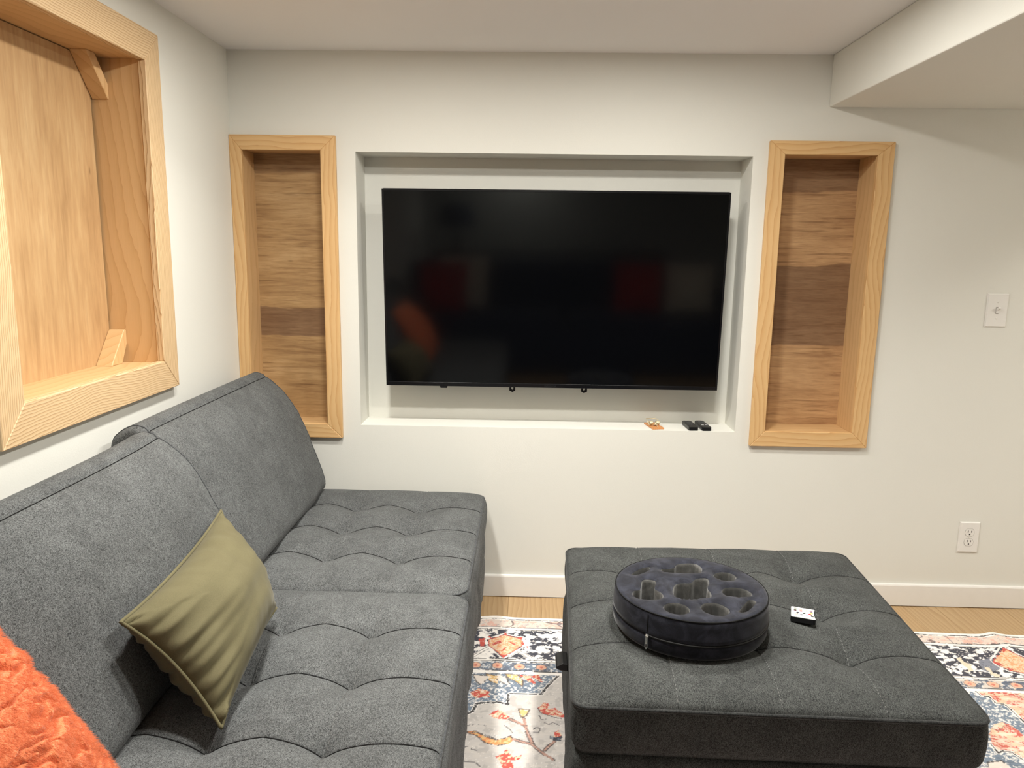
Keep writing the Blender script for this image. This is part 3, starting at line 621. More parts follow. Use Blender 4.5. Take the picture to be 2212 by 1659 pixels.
class Cushion:
    """tufted box cushion; local x, y in -w/2..w/2, -d/2..d/2; top seam at z1, side down to z0"""
    def __init__(s, w, d, z0, z1, cols=3, rows=3, crown=0.03, tuft=0.026, tr=0.055, r=0.06, corners=None, seed=0, bulge=0.012, press=None):
        s.w, s.d, s.z0, s.z1, s.crown, s.tuft, s.tr, s.r, s.seed, s.bulge = w, d, z0, z1, crown, tuft, tr, r, seed, bulge
        s.us = [(-0.5+(i+1)/(cols+1))*w for i in range(cols)]; s.vs = [(-0.5+(i+1)/(rows+1))*d for i in range(rows)]
        s.corners = corners; s.press = press
    def plan(s, x, y):
        w2, d2, r = s.w/2, s.d/2, s.r
        dx = np.maximum(np.abs(x)-(w2-r), 0)/r; dy = np.maximum(np.abs(y)-(d2-r), 0)/r
        m = np.maximum(dx, dy); l = np.hypot(dx, dy); k = np.where(l > 1e-9, m/np.maximum(l, 1e-9), 1.0)
        X = np.where(dx > 0, np.sign(x)*((w2-r)+r*dx*k), x); Y = np.where(dy > 0, np.sign(y)*((d2-r)+r*dy*k), y)
        return X, Y
    def warp(s, X, Y):
        if s.corners is None: return X, Y
        a = X/s.w+0.5; b = Y/s.d+0.5; nl, nr, fl, fr = [np.array(c) for c in s.corners]
        P = (1-b)[..., None]*((1-a)[..., None]*nl+a[..., None]*nr)+b[..., None]*((1-a)[..., None]*fl+a[..., None]*fr)
        return P[..., 0], P[..., 1]
    def height(s, x, y):
        a = np.clip(np.abs(x)/(s.w/2), 0, 1); b = np.clip(np.abs(y)/(s.d/2), 0, 1)
        dome = ((1-a**5)*(1-b**5))**0.55
        h = s.z1+s.crown*dome
        fade = np.clip((1-a)/0.10, 0, 1)*np.clip((1-b)/0.10, 0, 1)
        t = np.zeros_like(h)
        for u in s.us:
            for v in s.vs:
                rr = np.hypot(x-u, y-v); kk = 1.0 if s.press is None or math.hypot(u-s.press[0], v-s.press[1]) > s.press[2] else 0.30
                t = np.maximum(t, kk*np.exp(-rr/s.tr))
        h = h-s.tuft*t
        dn = np.full(h.shape, 9.0)
        for v in s.vs: dn = np.minimum(dn, np.abs(y-v))
        dc = np.full(h.shape, 9.0)
        for u in s.us: dc = np.minimum(dc, np.abs(x-u))
        sh = np.maximum(0.30, fade)
        h = h-0.0055*np.exp(-dn/0.016)*sh-0.0022*np.exp(-(dn/0.0016)**2)
        h = h-0.0035*np.exp(-dc/0.014)*fade-0.0010*np.exp(-(dc/0.0016)**2)
        # slight slack
        h = h+0.0016*np.sin(x*19+s.seed)*np.sin(y*16+1.3*s.seed)*fade
        return h
    def lines(s, half, seams, n):
        g = np.linspace(-half, half, n); ex = []
        for c in seams: ex += [c-0.006, c-0.003, c-0.0015, c, c+0.0015, c+0.003, c+0.006]
        g = [q for q in g if all(abs(q-c) > 0.0075 for c in seams)]
        return np.array(sorted(list(g)+ex+[half-0.003, half-0.008, -half+0.003, -half+0.008]))
    def mesh(s, name, n=96):
        gx = s.lines(s.w/2, s.us, n); gy = s.lines(s.d/2, s.vs, n)
        x, y = np.meshgrid(gx, gy); Zt = s.height(x, y); X, Y = s.plan(x, y)
        ny, nx = x.shape; idx = np.arange(nx*ny).reshape(ny, nx)
        Wx, Wy = s.warp(X, Y)
        V = [np.stack([Wx, Wy, Zt], -1).reshape(-1, 3)]
        Q = [np.stack([idx[:-1, :-1], idx[:-1, 1:], idx[1:, 1:], idx[1:, :-1]], -1).reshape(-1, 4)]
        ring = np.concatenate([idx[0, :], idx[1:, -1], idx[-1, -2::-1], idx[-2:0:-1, 0]])
        rx, ry = X.reshape(-1)[ring], Y.reshape(-1)[ring]
        nrm = np.stack([np.sign(rx)*(np.abs(rx)/(s.w/2))**12, np.sign(ry)*(np.abs(ry)/(s.d/2))**12], -1)
        nrm /= np.maximum(np.linalg.norm(nrm, axis=1, keepdims=True), 1e-6)
        prev = ring; base = nx*ny; m = 10
        for k in range(1, m+1):
            t = k/m; z = s.z1-(s.z1-s.z0)*t
            per = np.arange(len(ring))
            wob = 0.0025*np.sin(per*0.11+s.seed+3*t)*math.sin(math.pi*t)
            off = s.bulge*math.sin(math.pi*min(1, t*0.95+0.05))+wob-(0.010*max(0, t-0.85)/0.15)
            px = rx+nrm[:, 0]*off; py = ry+nrm[:, 1]*off
            a, b = s.warp(px, py); V.append(np.stack([a, b, np.full(len(a), z)], -1))
            cur = base+np.arange(len(ring)); k2 = np.roll(np.arange(len(ring)), -1)
            Q.append(np.stack([prev, cur, cur[k2], prev[k2]], -1)); prev = cur; base += len(ring)
        # note: bottom closed with one n-gon
        me = new_mesh(name, np.vstack(V), list(map(tuple, np.vstack(Q)))+[tuple(prev)])
        s.ring = s.warp(rx, ry)
        return me
    def P(s, x, y, dz=0.0):
        x = np.asarray(x, float); y = np.asarray(y, float); z = s.height(x, y)+dz; X, Y = s.plan(x, y); X, Y = s.warp(X, Y)
        return np.stack([X, Y, z], -1)
    def edge_pipe(s, name, r=0.0032):
        return tube(name, [(a, b, s.z1-0.001) for a, b in zip(*s.ring)][::2], r, 6, True)
    def row_cords(s, name, r=0.0014):
        bm_v, bm_f = [], []
        for v in s.vs:
            me = tube('t', s.P(np.linspace(-s.w/2, s.w/2, 120), np.full(120, v-0.0035), 0.0004), r, 5)
            o = len(bm_v); bm_v += [tuple(q.co) for q in me.vertices]; bm_f += [tuple(o+i for i in p.vertices) for p in me.polygons]; bpy.data.meshes.remove(me)
        return new_mesh(name, bm_v, bm_f)
    def stitches(s, name, cols=None, step=0.009, off=0.0045):
        V, Fc = [], []
        for u in s.us:
            yy = np.arange(-s.d/2+0.01, s.d/2-0.01, step)
            for y0 in yy:
                p = s.P([u+off, u+off], [y0, y0+step*0.55], 0.0004)
                a, b = Vector(p[0]), Vector(p[1]); t = (b-a).normalized(); q = t.cross(Vector((0, 0, 1))).normalized()*0.0006; n = Vector((0, 0, 0.0007))
                o = len(V); V += [a-q, a+q, b+q, b-q, a-q*0.5+n, a+q*0.5+n, b+q*0.5+n, b-q*0.5+n]
                Fc += [(o+4, o+5, o+6, o+7), (o, o+1, o+5, o+4), (o+1, o+2, o+6, o+5), (o+2, o+3, o+7, o+6), (o+3, o, o+4, o+7)]
        return new_mesh(name, V, Fc, False)

def wrapped_base(name, w, d, z0, z1, corners=None, seed=0, folds=0.004, inset=0.0):
    """box body under a slip cover: shallow vertical folds, slightly waisted just below the cushion"""
    c = Cushion(w, d, z0, z1, r=0.035, corners=corners); w2, d2 = w/2, d/2
    n = 70; per = []
    for t in np.linspace(-1, 1, n, endpoint=False): per.append((t*w2, -d2))
    for t in np.linspace(-1, 1, n, endpoint=False): per.append((w2, t*d2))
    for t in np.linspace(1, -1, n, endpoint=False): per.append((t*w2, d2))
    for t in np.linspace(1, -1, n, endpoint=False): per.append((-w2, t*d2))
    per = np.array(per); X, Y = c.plan(per[:, 0], per[:, 1])
    nrm = np.stack([np.sign(X)*(np.abs(X)/w2)**10, np.sign(Y)*(np.abs(Y)/d2)**10], -1); nrm /= np.maximum(np.linalg.norm(nrm, axis=1, keepdims=True), 1e-6)
    lev = 16; V = []; Q = []; N = len(X)
    for k in range(lev+1):
        t = k/lev; z = z1-(z1-z0)*t
        off = np.zeros(N)
        for i in range(N):
            p = Vector((X[i]*11+seed*3.1, Y[i]*11, z*1.6+Y[i]*3)); q = Vector((X[i]*34+seed, Y[i]*34, z*2.5+5))
            off[i] = folds*1.6*mnoise.noise(p)+folds*0.9*mnoise.noise(q)
        prof = -0.010*math.exp(-(t/0.08)**2)+0.004*math.sin(math.pi*t)-0.006*math.exp(-((t-0.42)/0.05)**2)*0.7-0.010*max(0, (t-0.93)/0.07)
        a, b = c.warp(X+nrm[:, 0]*(off+prof), Y+nrm[:, 1]*(off+prof)); V.append(np.stack([a, b, np.full(N, z)], -1))
        if k:
            i0 = np.arange(N); i1 = np.roll(i0, -1); Q.append(np.stack([(k-1)*N+i0, k*N+i0, k*N+i1, (k-1)*N+i1], -1))
    return new_mesh(name, np.vstack(V), list(map(tuple, np.vstack(Q)))+[tuple(range(N)), tuple(lev*N+np.arange(N))[::-1]])

def back_cushion(name, length, seed=0, dx=0.0, sag=0.0):
    """profile (x, z) swept along y with softened ends"""
    prof = [(-1.060, 0.452), (-1.066, 0.60), (-1.062, 0.76), (-1.052, 0.845), (-1.030, 0.875), (-0.995, 0.893), (-0.968, 0.889), (-0.955, 0.880), (-0.925, 0.858), (-0.882, 0.815), (-0.848, 0.760), (-0.818, 0.695),
            (-0.792, 0.630), (-0.770, 0.565), (-0.752, 0.510), (-0.748, 0.480), (-0.758, 0.456), (-0.785, 0.446), (-0.92, 0.446), (-1.03, 0.447)]
    pts = []
    n = len(prof)
    for i in range(n):      # catmull-rom
        p0, p1, p2, p3 = [Vector(prof[(i+k) % n]) for k in (-1, 0, 1, 2)]
        for t in np.linspace(0, 1, 6, endpoint=False):
            pts.append(0.5*((2*p1)+(p2-p0)*t+(2*p0-5*p1+4*p2-p3)*t*t+(3*p1-p0-3*p2+p3)*t**3))
    N = len(pts); cx = Vector((-0.93, 0.66)); V = []; Fc = []
    R = 0.032; ys = []
    for k in range(9): ys.append((R*(1-math.cos(math.pi/2*k/8)), math.sin(math.pi/2*k/8)))
    st = [(-length/2+a, b) for a, b in ys]+[(y, 1.0) for y in np.linspace(-length/2+R, length/2-R, 70)[1:-1]]+[(length/2-a, b) for a, b in ys[::-1]]
    for (y, e) in st:
        mid = 1-(abs(y)/(length/2))**4
        for i, p in enumerate(pts):
            q = cx+(p-cx)*(1.0+0.0*mid)
            inset = 0.020*(1-e)
            dirv = (p-cx); q = p-dirv.normalized()*inset
            front = max(0.0, min(1.0, (p.x+0.96)/0.1)) if p.y > 0.46 else 0.0
            q = Vector((q.x+dx+0.012*front*mid, q.y-sag*max(0, (p.y-0.7)/0.2)*(0.4+0.6*mid)))
            # gathers near the top seam and soft dents
            g = math.exp(-((p.y-0.845)/0.05)**2)*front
            w1 = mnoise.noise(Vector((y*28+seed*5, p.y*7, p.x*7)))*0.0045*g+mnoise.noise(Vector((y*6+seed*9, p.y*6, 3.3)))*0.006*front
            endg = math.exp(-((length/2-abs(y))/0.05)**2)*front
            w2 = mnoise.noise(Vector((p.y*30, y*6, seed)))*0.004*endg
            seam = -0.0035*math.exp(-((Vector((p.x+0.957, p.y-0.881))).length/0.006)**2)
            nr = dirv.normalized(); q = q+nr*(w1+w2+seam); V.append((q.x, y, q.y))
    S = len(st)
    for j in range(S-1):
        for i in range(N): Fc.append((j*N+i, j*N+(i+1) % N, (j+1)*N+(i+1) % N, (j+1)*N+i))
    Fc.append(tuple(range(N))[::-1]); Fc.append(tuple((S-1)*N+i for i in range(N)))
    me = new_mesh(name, V, Fc)
    # piping: along the top front seam and round both ends
    k = min(range(N), key=lambda i: (pts[i]-Vector((-0.955, 0.880))).length)
    top = [V[j*N+k] for j in range(2, S-2)]
    i_end = [j for j, (y, e) in enumerate(st)][6]
    ends = []
    for j in (6, S-7): ends.append([V[j*N+i] for i in range(N) if True])
    return me, top, ends

def build_sofa():
    t = thing('sectional_sofa', 'dark grey fabric sofa with tufted seats and loose back cushions along the left wall', 'sofa', (-0.6, -0.9, 0))
    D, Wd = 0.868, 0.872
    cyl = [(-0.468, 0), (-1.335, 1), (-2.205, 2)]
    for cy, k in cyl:
        cx = -0.155-Wd/2+(0.008 if k else 0)
        c = Cushion(Wd, D-0.004, 0.318, 0.428, crown=0.040, tuft=0.047, tr=0.066, seed=k*2.1, r=0.05)
        M = Matrix.Translation((cx, cy, 0))
        s = put('seat_cushion', c.mesh('seat_cushion', 110 if k < 2 else 60), M_sofa, t, M)
        put('piping', c.edge_pipe('piping', 0.0026), M_pipe, s, M)
        p = put('seam_cord', c.row_cords('seam_cord'), M_seam, s, M)
        p = put('stitching', c.stitches('stitching'), M_thread, s, M); p['kind'] = 'stuff'
        put('base', wrapped_base('base', Wd-0.012, D-0.012, 0.03, 0.316, seed=k+1, folds=0.0075), M_sofa, t, M)
        for sx in (-1, 1):
            for sy in (-1, 1):
                if k < 2 or True:
                    me, _ = box('foot', (0, 0, 0), (0.05, 0.05, 0.022), 0.003, 1); put('foot', me, M_foot, t, Matrix.Translation((cx+sx*(Wd/2-0.06), cy+sy*(D/2-0.06), 0.0235)))
    for cy, k, ln, dx, sg in ((-0.527, 0, 0.895, -0.004, -0.004), (-1.402, 1, 0.885, 0.030, 0.018), (-2.255, 2, 0.80, 0.0, 0.0)):
        me, top, ends = back_cushion('back_cushion', ln, seed=k, dx=dx, sag=sg)
        M = Matrix.Translation((0, cy, 0)); b = put('back_cushion', me, M_sofa, t, M)
        put('piping', tube('piping', top, 0.0015, 6), M_seam, b, M)
        for e in ends: put('piping', tube('piping', e, 0.0022, 6, True), M_pipe, b, M)
build_sofa()

OTTO_C = [(0.103, -1.402), (0.934, -1.424), (0.130, -0.568), (0.985, -0.560)]
OTTO = Cushion(0.845, 0.85, 0.325, 0.434, crown=0.050, tuft=0.058, tr=0.080, r=0.032, corners=OTTO_C, seed=4.0, bulge=0.003, press=(-0.14, -0.13, 0.21))
def otto_z(wx, wy):
    """height of the ottoman top at a world position (bilinear corners inverted by iteration)"""
    a = b = 0.5; nl, nr, fl, fr = [np.array(c) for c in OTTO_C]
    for _ in range(30):
        P = (1-b)*((1-a)*nl+a*nr)+b*((1-a)*fl+a*fr); e = np.array([wx, wy])-P
        Ju = (1-b)*(nr-nl)+b*(fr-fl); Jv = (1-a)*(fl-nl)+a*(fr-nr)
        d = np.linalg.solve(np.stack([Ju, Jv], 1), e); a += d[0]; b += d[1]
    return float(OTTO.height(np.array((a-0.5)*OTTO.w), np.array((b-0.5)*OTTO.d)))
def build_ottoman():
    t = thing('ottoman', 'large square charcoal fabric storage ottoman with tufted lid on the rug', 'ottoman', (0.54, -0.99, 0.0))
    s = put('lid_cushion', OTTO.mesh('lid_cushion', 120), M_otto, t)
    put('piping', OTTO.edge_pipe('piping', 0.0042), M_pipe_o, s)
    put('seam_cord', OTTO.row_cords('seam_cord', 0.0009), M_seam_o, s)
    p = put('stitching', OTTO.stitches('stitching'), M_thread, s); p['kind'] = 'stuff'
    put('body', wrapped_base('body', 0.845, 0.85, 0.035, 0.322, OTTO_C, 9, 0.006), M_otto, t)
    for (x, y) in ((0.17, -1.34), (0.87, -1.36), (0.19, -0.63), (0.92, -0.62)):
        me, _ = box('foot', (0, 0, 0), (0.05, 0.05, 0.026), 0.004, 1); put('foot', me, M_foot, t, Matrix.Translation((x, y, 0.024)))
    # folded pull tab on the left side under the lid
    pts = [(0.0, 0.004), (-0.014, 0.006), (-0.028, -0.001), (-0.030, -0.008), (-0.020, -0.014), (0.0, -0.016)]
    me = prism('pull_tab', pts, -0.03, 0.03, 0.002); put('pull_tab', me, M_foot, t, axes((1, 0, 0), (0, 0, 1), (0, -1, 0), (0.111, -1.065, 0.345)))
build_ottoman()

# ================================================================== pillows
def pillow_mesh(name, T, L, B, R, thick, n=56, pinch=0.10, wr=0.004, seed=0, pw=0.62, wside=1.0):
    """corners T(top) L B R in world; a puffed two-sided cushion"""
    T, L, B, R = map(Vector, (T, L, B, R)); N = (L-T).cross(B-L).normalized(); V = []; Fc = []
    g = np.linspace(-1, 1, n); ed = []
    for side in (1, -1):
        for v in g:
            for u in g:
                uu = u*(1-pinch*(1-v*v)*0.55); vv = v*(1-pinch*(1-u*u)*0.55)
                a, b = float((uu+1)/2), float((vv+1)/2)
                P = (1-b)*((1-a)*T+a*R)+b*((1-a)*L+a*B)
                puff = (max(0, 1-u*u)**pw)*(max(0, 1-v*v)**pw)
                e = 1-max(abs(u), abs(v))
                # gathers running in from the edges
                ang = math.atan2(v, u)
                wk = math.exp(-e/0.28)*(1-math.exp(-e/0.02))*(1.15 if (v > abs(u)) else wside)
                w1 = mnoise.noise(Vector((u*7 if abs(v) > abs(u) else seed, v*7 if abs(u) >= abs(v) else seed+4, seed+side)))*wr*2.2*wk
                w2 = mnoise.noise(Vector((u*2.2, v*2.2, seed*3+side)))*wr*1.2*puff
                V.append(P+N*side*(thick*0.5*puff+(w1+w2)*(1 if puff > 0 else 0)))
    m = n*n
    for s in (0, 1):
        for j in range(n-1):
            for i in range(n-1):
                q = (s*m+j*n+i, s*m+j*n+i+1, s*m+(j+1)*n+i+1, s*m+(j+1)*n+i); Fc.append(q if s == 1 else q[::-1])
    ring = [i for i in range(n)]+[j*n+n-1 for j in range(1, n)]+[(n-1)*n+i for i in range(n-2, -1, -1)]+[j*n for j in range(n-2, 0, -1)]
    rp = [V[i].copy() for i in ring]
    bm = bmesh.new(); bv = [bm.verts.new(p) for p in V]
    for f in Fc: bm.faces.new([bv[i] for i in f])
    bmesh.ops.remove_doubles(bm, verts=bm.verts, dist=1e-5)
    return bm_mesh(bm, name, True), rp, N
def cotton(name, c1, c2):
    t = NT(name); v = t.coord(); a = t.noise(v, 900, 2); b = t.noise(v, 14, 3, 0.5)
    m = t.math('ADD', t.math('MULTIPLY', a, 0.6), t.math('MULTIPLY', b, 0.4)); t.bump(a, 0.15, 0.0006)
    return t.out(t.mix(t.smooth(m, 0.3, 0.7), c1, c2), 0.85, 0.2, 0, 0.1)
M_olive = cotton('olive_cotton', lin(92, 86, 62), lin(108, 102, 75))
t = thing('throw_pillow', 'olive green cotton throw pillow leaning against the sofa back', 'pillow', (-0.66, -1.3, 0.47))
OT, OL, OB, OR = (-0.745, -1.050, 0.705), (-0.722, -1.553, 0.675), (-0.558, -1.540, 0.464), (-0.603, -1.100, 0.480)
me, ring, N = pillow_mesh('cover', OT, OL, OB, OR, 0.20, 80, 0.20, 0.009, 2, 0.52, 0.3)
put('cover', me, M_olive, t)
cen = sum((Vector(p) for p in (OT, OL, OB, OR)), Vector())/4
put('seam_flange', tube('seam_flange', [p+(p-cen).normalized()*0.003 for p in ring], 0.0036, 6, True), M_olive, t)

def fur_mat():
    t = NT('orange_plush'); v = t.coord(); n = t.noise(v, 60, 4, 0.6, 1.5); n2 = t.noise(v, 500, 2)
    c = t.ramp(t.math('ADD', t.math('MULTIPLY', n, 0.6), t.math('MULTIPLY', n2, 0.4)), [(0.3, lin(214, 112, 70)), (0.55, lin(242, 146, 100)), (0.75, lin(250, 172, 128))])
    t.bump(t.math('ADD', n, n2), 0.5, 0.003)
    return t.out(c, 0.95, 0.05, 0, 0.5)
M_fur = fur_mat()
t = thing('plush_pillow', 'bright orange fluffy plush pillow at the near end of the sofa', 'pillow', (-0.72, -1.95, 0.47))
me, ring, N = pillow_mesh('cover', (-0.83, -1.750, 0.800), (-0.83, -2.20, 0.800), (-0.615, -2.18, 0.472), (-0.615, -1.735, 0.472), 0.19, 230, 0.06, 0.004, 5)
# plush relief: ruffled ridges
nv = len(me.vertices); co = np.zeros(nv*3, np.float32); me.vertices.foreach_get('co', co); co = co.reshape(-1, 3)
no = np.array([v.normal[:] for v in me.vertices])
for i in range(nv):
    p = Vector(co[i]); sl = (p.z-p.x)*0.7071; wq = Vector((sl*34+p.y*6, p.y*12+0.6*mnoise.noise(p*12), p.x*3))
    q = mnoise.noise(wq+Vector((mnoise.noise(p*25), mnoise.noise(p*25+Vector((5, 0, 0))), 0))*0.8); h = min(1.0, 7.0*abs(q))
    co[i] += no[i]*(0.0100*h-0.009+0.0010*mnoise.noise(p*90)+0.0010*mnoise.noise(p*230))
me.vertices.foreach_set('co', co.ravel()); me.update()
cov = put('cover', me, M_fur, t)

pm_ = cov.modifiers.new('pile', 'PARTICLE_SYSTEM'); ps = pm_.particle_system.settings
ps.type = 'HAIR'; ps.count = 130000; ps.hair_length = 0.0035; ps.hair_step = 2; ps.use_advanced_hair = True
ps.normal_factor = 0.0010; ps.object_align_factor[0] = 0.0010; ps.object_align_factor[1] = 0.0008; ps.object_align_factor[2] = -0.0016; ps.factor_random = 0.0006
ps.root_radius = 0.3; ps.tip_radius = 0.08; ps.radius_scale = 0.0011; ps.display_step = 2; ps.render_step = 2
# ================================================================== cup-holder caddy on the ottoman
from mathutils.geometry import delaunay_2d_cdt
HOLES = {
 'slot1': [(-.13,.062),(-.125,.074),(-.103,.099),(-.086,.111),(-.078,.108),(-.087,.087),(-.116,.063)],
 'back': [(-.054,.092),(-.049,.101),(-.033,.103),(-.018,.11),(-.007,.13),(.016,.139),(.042,.136),(.051,.114),(.048,.095),(.037,.078),(.004,.078),(-.024,.079),(-.047,.08)],
 'rb': [(.069,.066),(.080,.084),(.098,.090),(.116,.084),(.124,.064),(.115,.045),(.093,.038),(.076,.048)],
 'left': [(-.142,-.041),(-.136,-.026),(-.121,-.019),(-.112,.022),(-.102,.036),(-.083,.034),(-.077,.021),(-.086,-.013),(-.076,-.03),(-.072,-.048),(-.079,-.064),(-.102,-.072),(-.125,-.07),(-.139,-.057)],
 'center': [(-.046,-.020),(-.035,.009),(-.018,.02),(.005,.023),(.02,.044),(.037,.052),(.051,.049),(.05,.025),(.039,-.004),(.041,-.032),(.032,-.054),(-.005,-.063),(-.036,-.062),(-.047,-.045)],
 'right': [(.068,-.020),(.078,-.003),(.101,.004),(.126,-.005),(.136,-.027),(.128,-.042),(.1,-.050),(.076,-.042)],
 'front_left': [(-.083,-.108),(-.072,-.090),(-.052,-.083),(-.033,-.093),(-.025,-.115),(-.033,-.132),(-.053,-.139),(-.073,-.130)],
 'front_right': [(.001,-.105),(.010,-.086),(.032,-.078),(.053,-.090),(.062,-.114),(.053,-.133),(.032,-.141),(.009,-.130)],
 'slot2': [(.081,-.119),(.094,-.097),(.115,-.066),(.126,-.060),(.134,-.067),(.125,-.085),(.106,-.110),(.091,-.122)],
}
def smooth_poly(p, k=4):
    out = []; n = len(p)
    for i in range(n):
        p0, p1, p2, p3 = [Vector(p[(i+d) % n]) for d in (-1, 0, 1, 2)]
        for t in np.linspace(0, 1, k, endpoint=False): out.append(0.5*((2*p1)+(p2-p0)*t+(2*p0-5*p1+4*p2-p3)*t*t+(3*p1-p0-3*p2+p3)*t**3))
    return out
def velvet(name, a, b):
    t = NT(name); v = t.coord(); n = t.noise(v, 22, 4, 0.6, 1.2); f = t.noise(v, 700, 2)
    m = t.math('ADD', t.math('MULTIPLY', n, 0.75), t.math('MULTIPLY', f, 0.25)); t.bump(f, 0.2, 0.0008)
    return t.out(t.mix(t.smooth(m, 0.35, 0.7), a, b), 0.85, 0.2, 0, 0.2)
M_velvet = velvet('charcoal_velvet', lin(22, 23, 30), lin(48, 50, 60))
M_lining = velvet('grey_lining', lin(84, 84, 82), lin(116, 115, 112))
def build_caddy():
    cx, cy = 0.392, -1.12
    zb = max(otto_z(cx+0.15*math.cos(a), cy+0.15*math.sin(a)) for a in np.linspace(0, 6.28, 12))-0.001
    zt = max(otto_z(cx+r*math.cos(a), cy+r*math.sin(a)) for a in np.linspace(0, 6.28, 24) for r in (0.04, 0.08, 0.12, 0.165)); print('caddy', zb, zt)
    zb = zt-0.004; H = 0.572-zb; R = 0.177
    t = thing('cup_holder_caddy', 'round dark velvet cup holder cushion with nine openings on the ottoman', 'cup holder', (cx, cy, zb))
    M = Matrix.Translation((cx, cy, zb))
    nR = 96
    # side wall, rounded at the top and bottom rims, with a zip channel
    prof = [(0.0, 0.0), (R-0.018, 0.0), (R-0.006, 0.003), (R, 0.012)]
    zz = H*0.40
    prof += [(R+0.001, zz-0.012), (R+0.0015, zz-0.004), (R-0.003, zz-0.002), (R-0.003, zz+0.002), (R+0.002, zz+0.004), (R+0.001, zz+0.012)]
    prof += [(R+0.0005, H-0.018), (R-0.001, H-0.008), (R-0.0035, H-0.003), (R-0.008, H-0.0002), (R-0.011, H)]
    me = lathe('side_band', prof, nR)
    for v in me.vertices:
        a = math.atan2(v.co.y, v.co.x); k = 1+0.006*mnoise.noise(Vector((math.cos(a)*3, math.sin(a)*3, v.co.z*14)))+0.003*mnoise.noise(Vector((math.cos(a)*14, math.sin(a)*14, v.co.z*6)))
        if v.co.z > 0.004: v.co.x *= k; v.co.y *= k
    body = put('side_band', me, M_velvet, t, M)
    # top with holes
    Rt = R-0.0105
    pts = [Vector((Rt*math.cos(2*math.pi*k/nR), Rt*math.sin(2*math.pi*k/nR))) for k in range(nR)]
    edges = [(k, (k+1) % nR) for k in range(nR)]; hp = []
    for nm, p in HOLES.items():
        q = smooth_poly(p, 5); o = len(pts); pts += q; edges += [(o+i, o+(i+1) % len(q)) for i in range(len(q))]; hp.append((nm, q))
    for gx in np.arange(-0.16, 0.17, 0.012):
        for gy in np.arange(-0.16, 0.17, 0.012):
            if math.hypot(gx, gy) < Rt-0.008: pts.append(Vector((gx, gy)))
    vv, ee, ff, _, _, _ = delaunay_2d_cdt(pts, edges, [], 0, 1e-6)
    def inside(x, y, poly):
        r = False; n = len(poly)
        for i in range(n):
            a, b = poly[i], poly[(i+1) % n]
            if (a.y > y) != (b.y > y) and x < (b.x-a.x)*(y-a.y)/(b.y-a.y)+a.x: r = not r
        return r
    V = []; 
    for v in vv:
        dmin = min(min((v-q).length for q in p) for _, p in hp); rr = v.length
        z = H+0.004*(1-math.exp(-dmin/0.012))*(1-(rr/Rt)**8)-0.0035*math.exp(-dmin/0.004)+0.002*mnoise.noise(Vector((v.x*25, v.y*25, 1.0)))*(1-(rr/Rt)**6)
        V.append((v.x, v.y, z))
    Fc = []
    for f in ff:
        c = sum((vv[i] for i in f), Vector((0, 0)))/len(f)
        if c.length > Rt or any(inside(c.x, c.y, p) for _, p in hp): continue
        Fc.append(f)
    put('top_panel', new_mesh('top_panel', V, Fc), M_velvet, t, M)
    for nm, q in hp:
        n = len(q); c = sum(q, Vector((0, 0)))/n; deep = 0.012 if not nm.startswith('slot') else 0.02
        V = []; Fc = []; lv = [H-0.0035, H-0.006, H-0.012, H*0.5, deep+0.004, deep]
        sc = [1.0, 0.97, 0.965, 0.955, 0.93, 0.90]
        for z, s_ in zip(lv, sc):
            for i, p in enumerate(q):
                f = 0.0016*math.sin(i*1.9+len(q))*math.sin(math.pi*min(1, max(0, (H-z)/H)))
                d = (p-c); dn = d.normalized() if d.length > 1e-6 else d; w2 = c+d*s_+dn*f; V.append((w2.x, w2.y, z))
        for k in range(len(lv)-1):
            for i in range(n): Fc.append((k*n+i, k*n+(i+1) % n, (k+1)*n+(i+1) % n, (k+1)*n+i))
        Fc.append(tuple((len(lv)-1)*n+i for i in range(n)))
        o = put('pocket_lining', new_mesh('pocket_lining', V, Fc), M_lining, t, M)
    circ = lambda rr, z: [(rr*math.cos(2*math.pi*k/nR), rr*math.sin(2*math.pi*k/nR), z) for k in range(nR)]
    put('seam_piping', tube('seam_piping', circ(R-0.0025, H-0.0035), 0.0016, 6, True), M_seam, t, M)
    zr = [(R+0.0002)*1.0]
    arc = [((R+0.0005)*math.cos(a), (R+0.0005)*math.sin(a), zz) for a in np.linspace(math.radians(-132), math.radians(25), 60)]
    put('zipper', tube('zipper', arc, 0.0028, 6), M_dark, t, M)
    a = math.radians(-131); px, py = (R+0.004)*math.cos(a), (R+0.004)*math.sin(a)
    a = float(a); n = Vector((math.cos(a), math.sin(a), 0)); tn = Vector((-math.sin(a), math.cos(a), 0))
    Mz = M @ axes(tn, (0, 0, 1), n, (px, py, zz+0.002))
    bm = bmesh.new(); add_box(bm, (0, 0, 0.002), (0.008, 0.007, 0.005)); bevel(bm, 0.001, 2); s = put('zipper_slider', bm_mesh(bm, 's'), M_metal, t, Mz)
    bm = bmesh.new(); out = [(-0.003, 0), (0.003, 0), (0.0038, -0.026), (0, -0.031), (-0.0038, -0.026)]; inn = [(-0.0012, -0.018), (0.0012, -0.018), (0.0017, -0.0245), (0, -0.027), (-0.0017, -0.0245)]
    for k in range(5):
        k2 = (k+1) % 5; f = bm.faces.new([bm.verts.new((p[0], p[1], 0)) for p in (out[k], out[k2], inn[k2], inn[k])]); r = bmesh.ops.extrude_face_region(bm, geom=[f])
        for e in r['geom']:
            if isinstance(e, bmesh.types.BMVert): e.co.z = 0.0015
    bmesh.ops.remove_doubles(bm, verts=bm.verts, dist=1e-6)
    put('zipper_pull', bm_mesh(bm, 'zp'), M_metal, t, Mz @ Matrix.Translation((0, 0, 0.0045)))
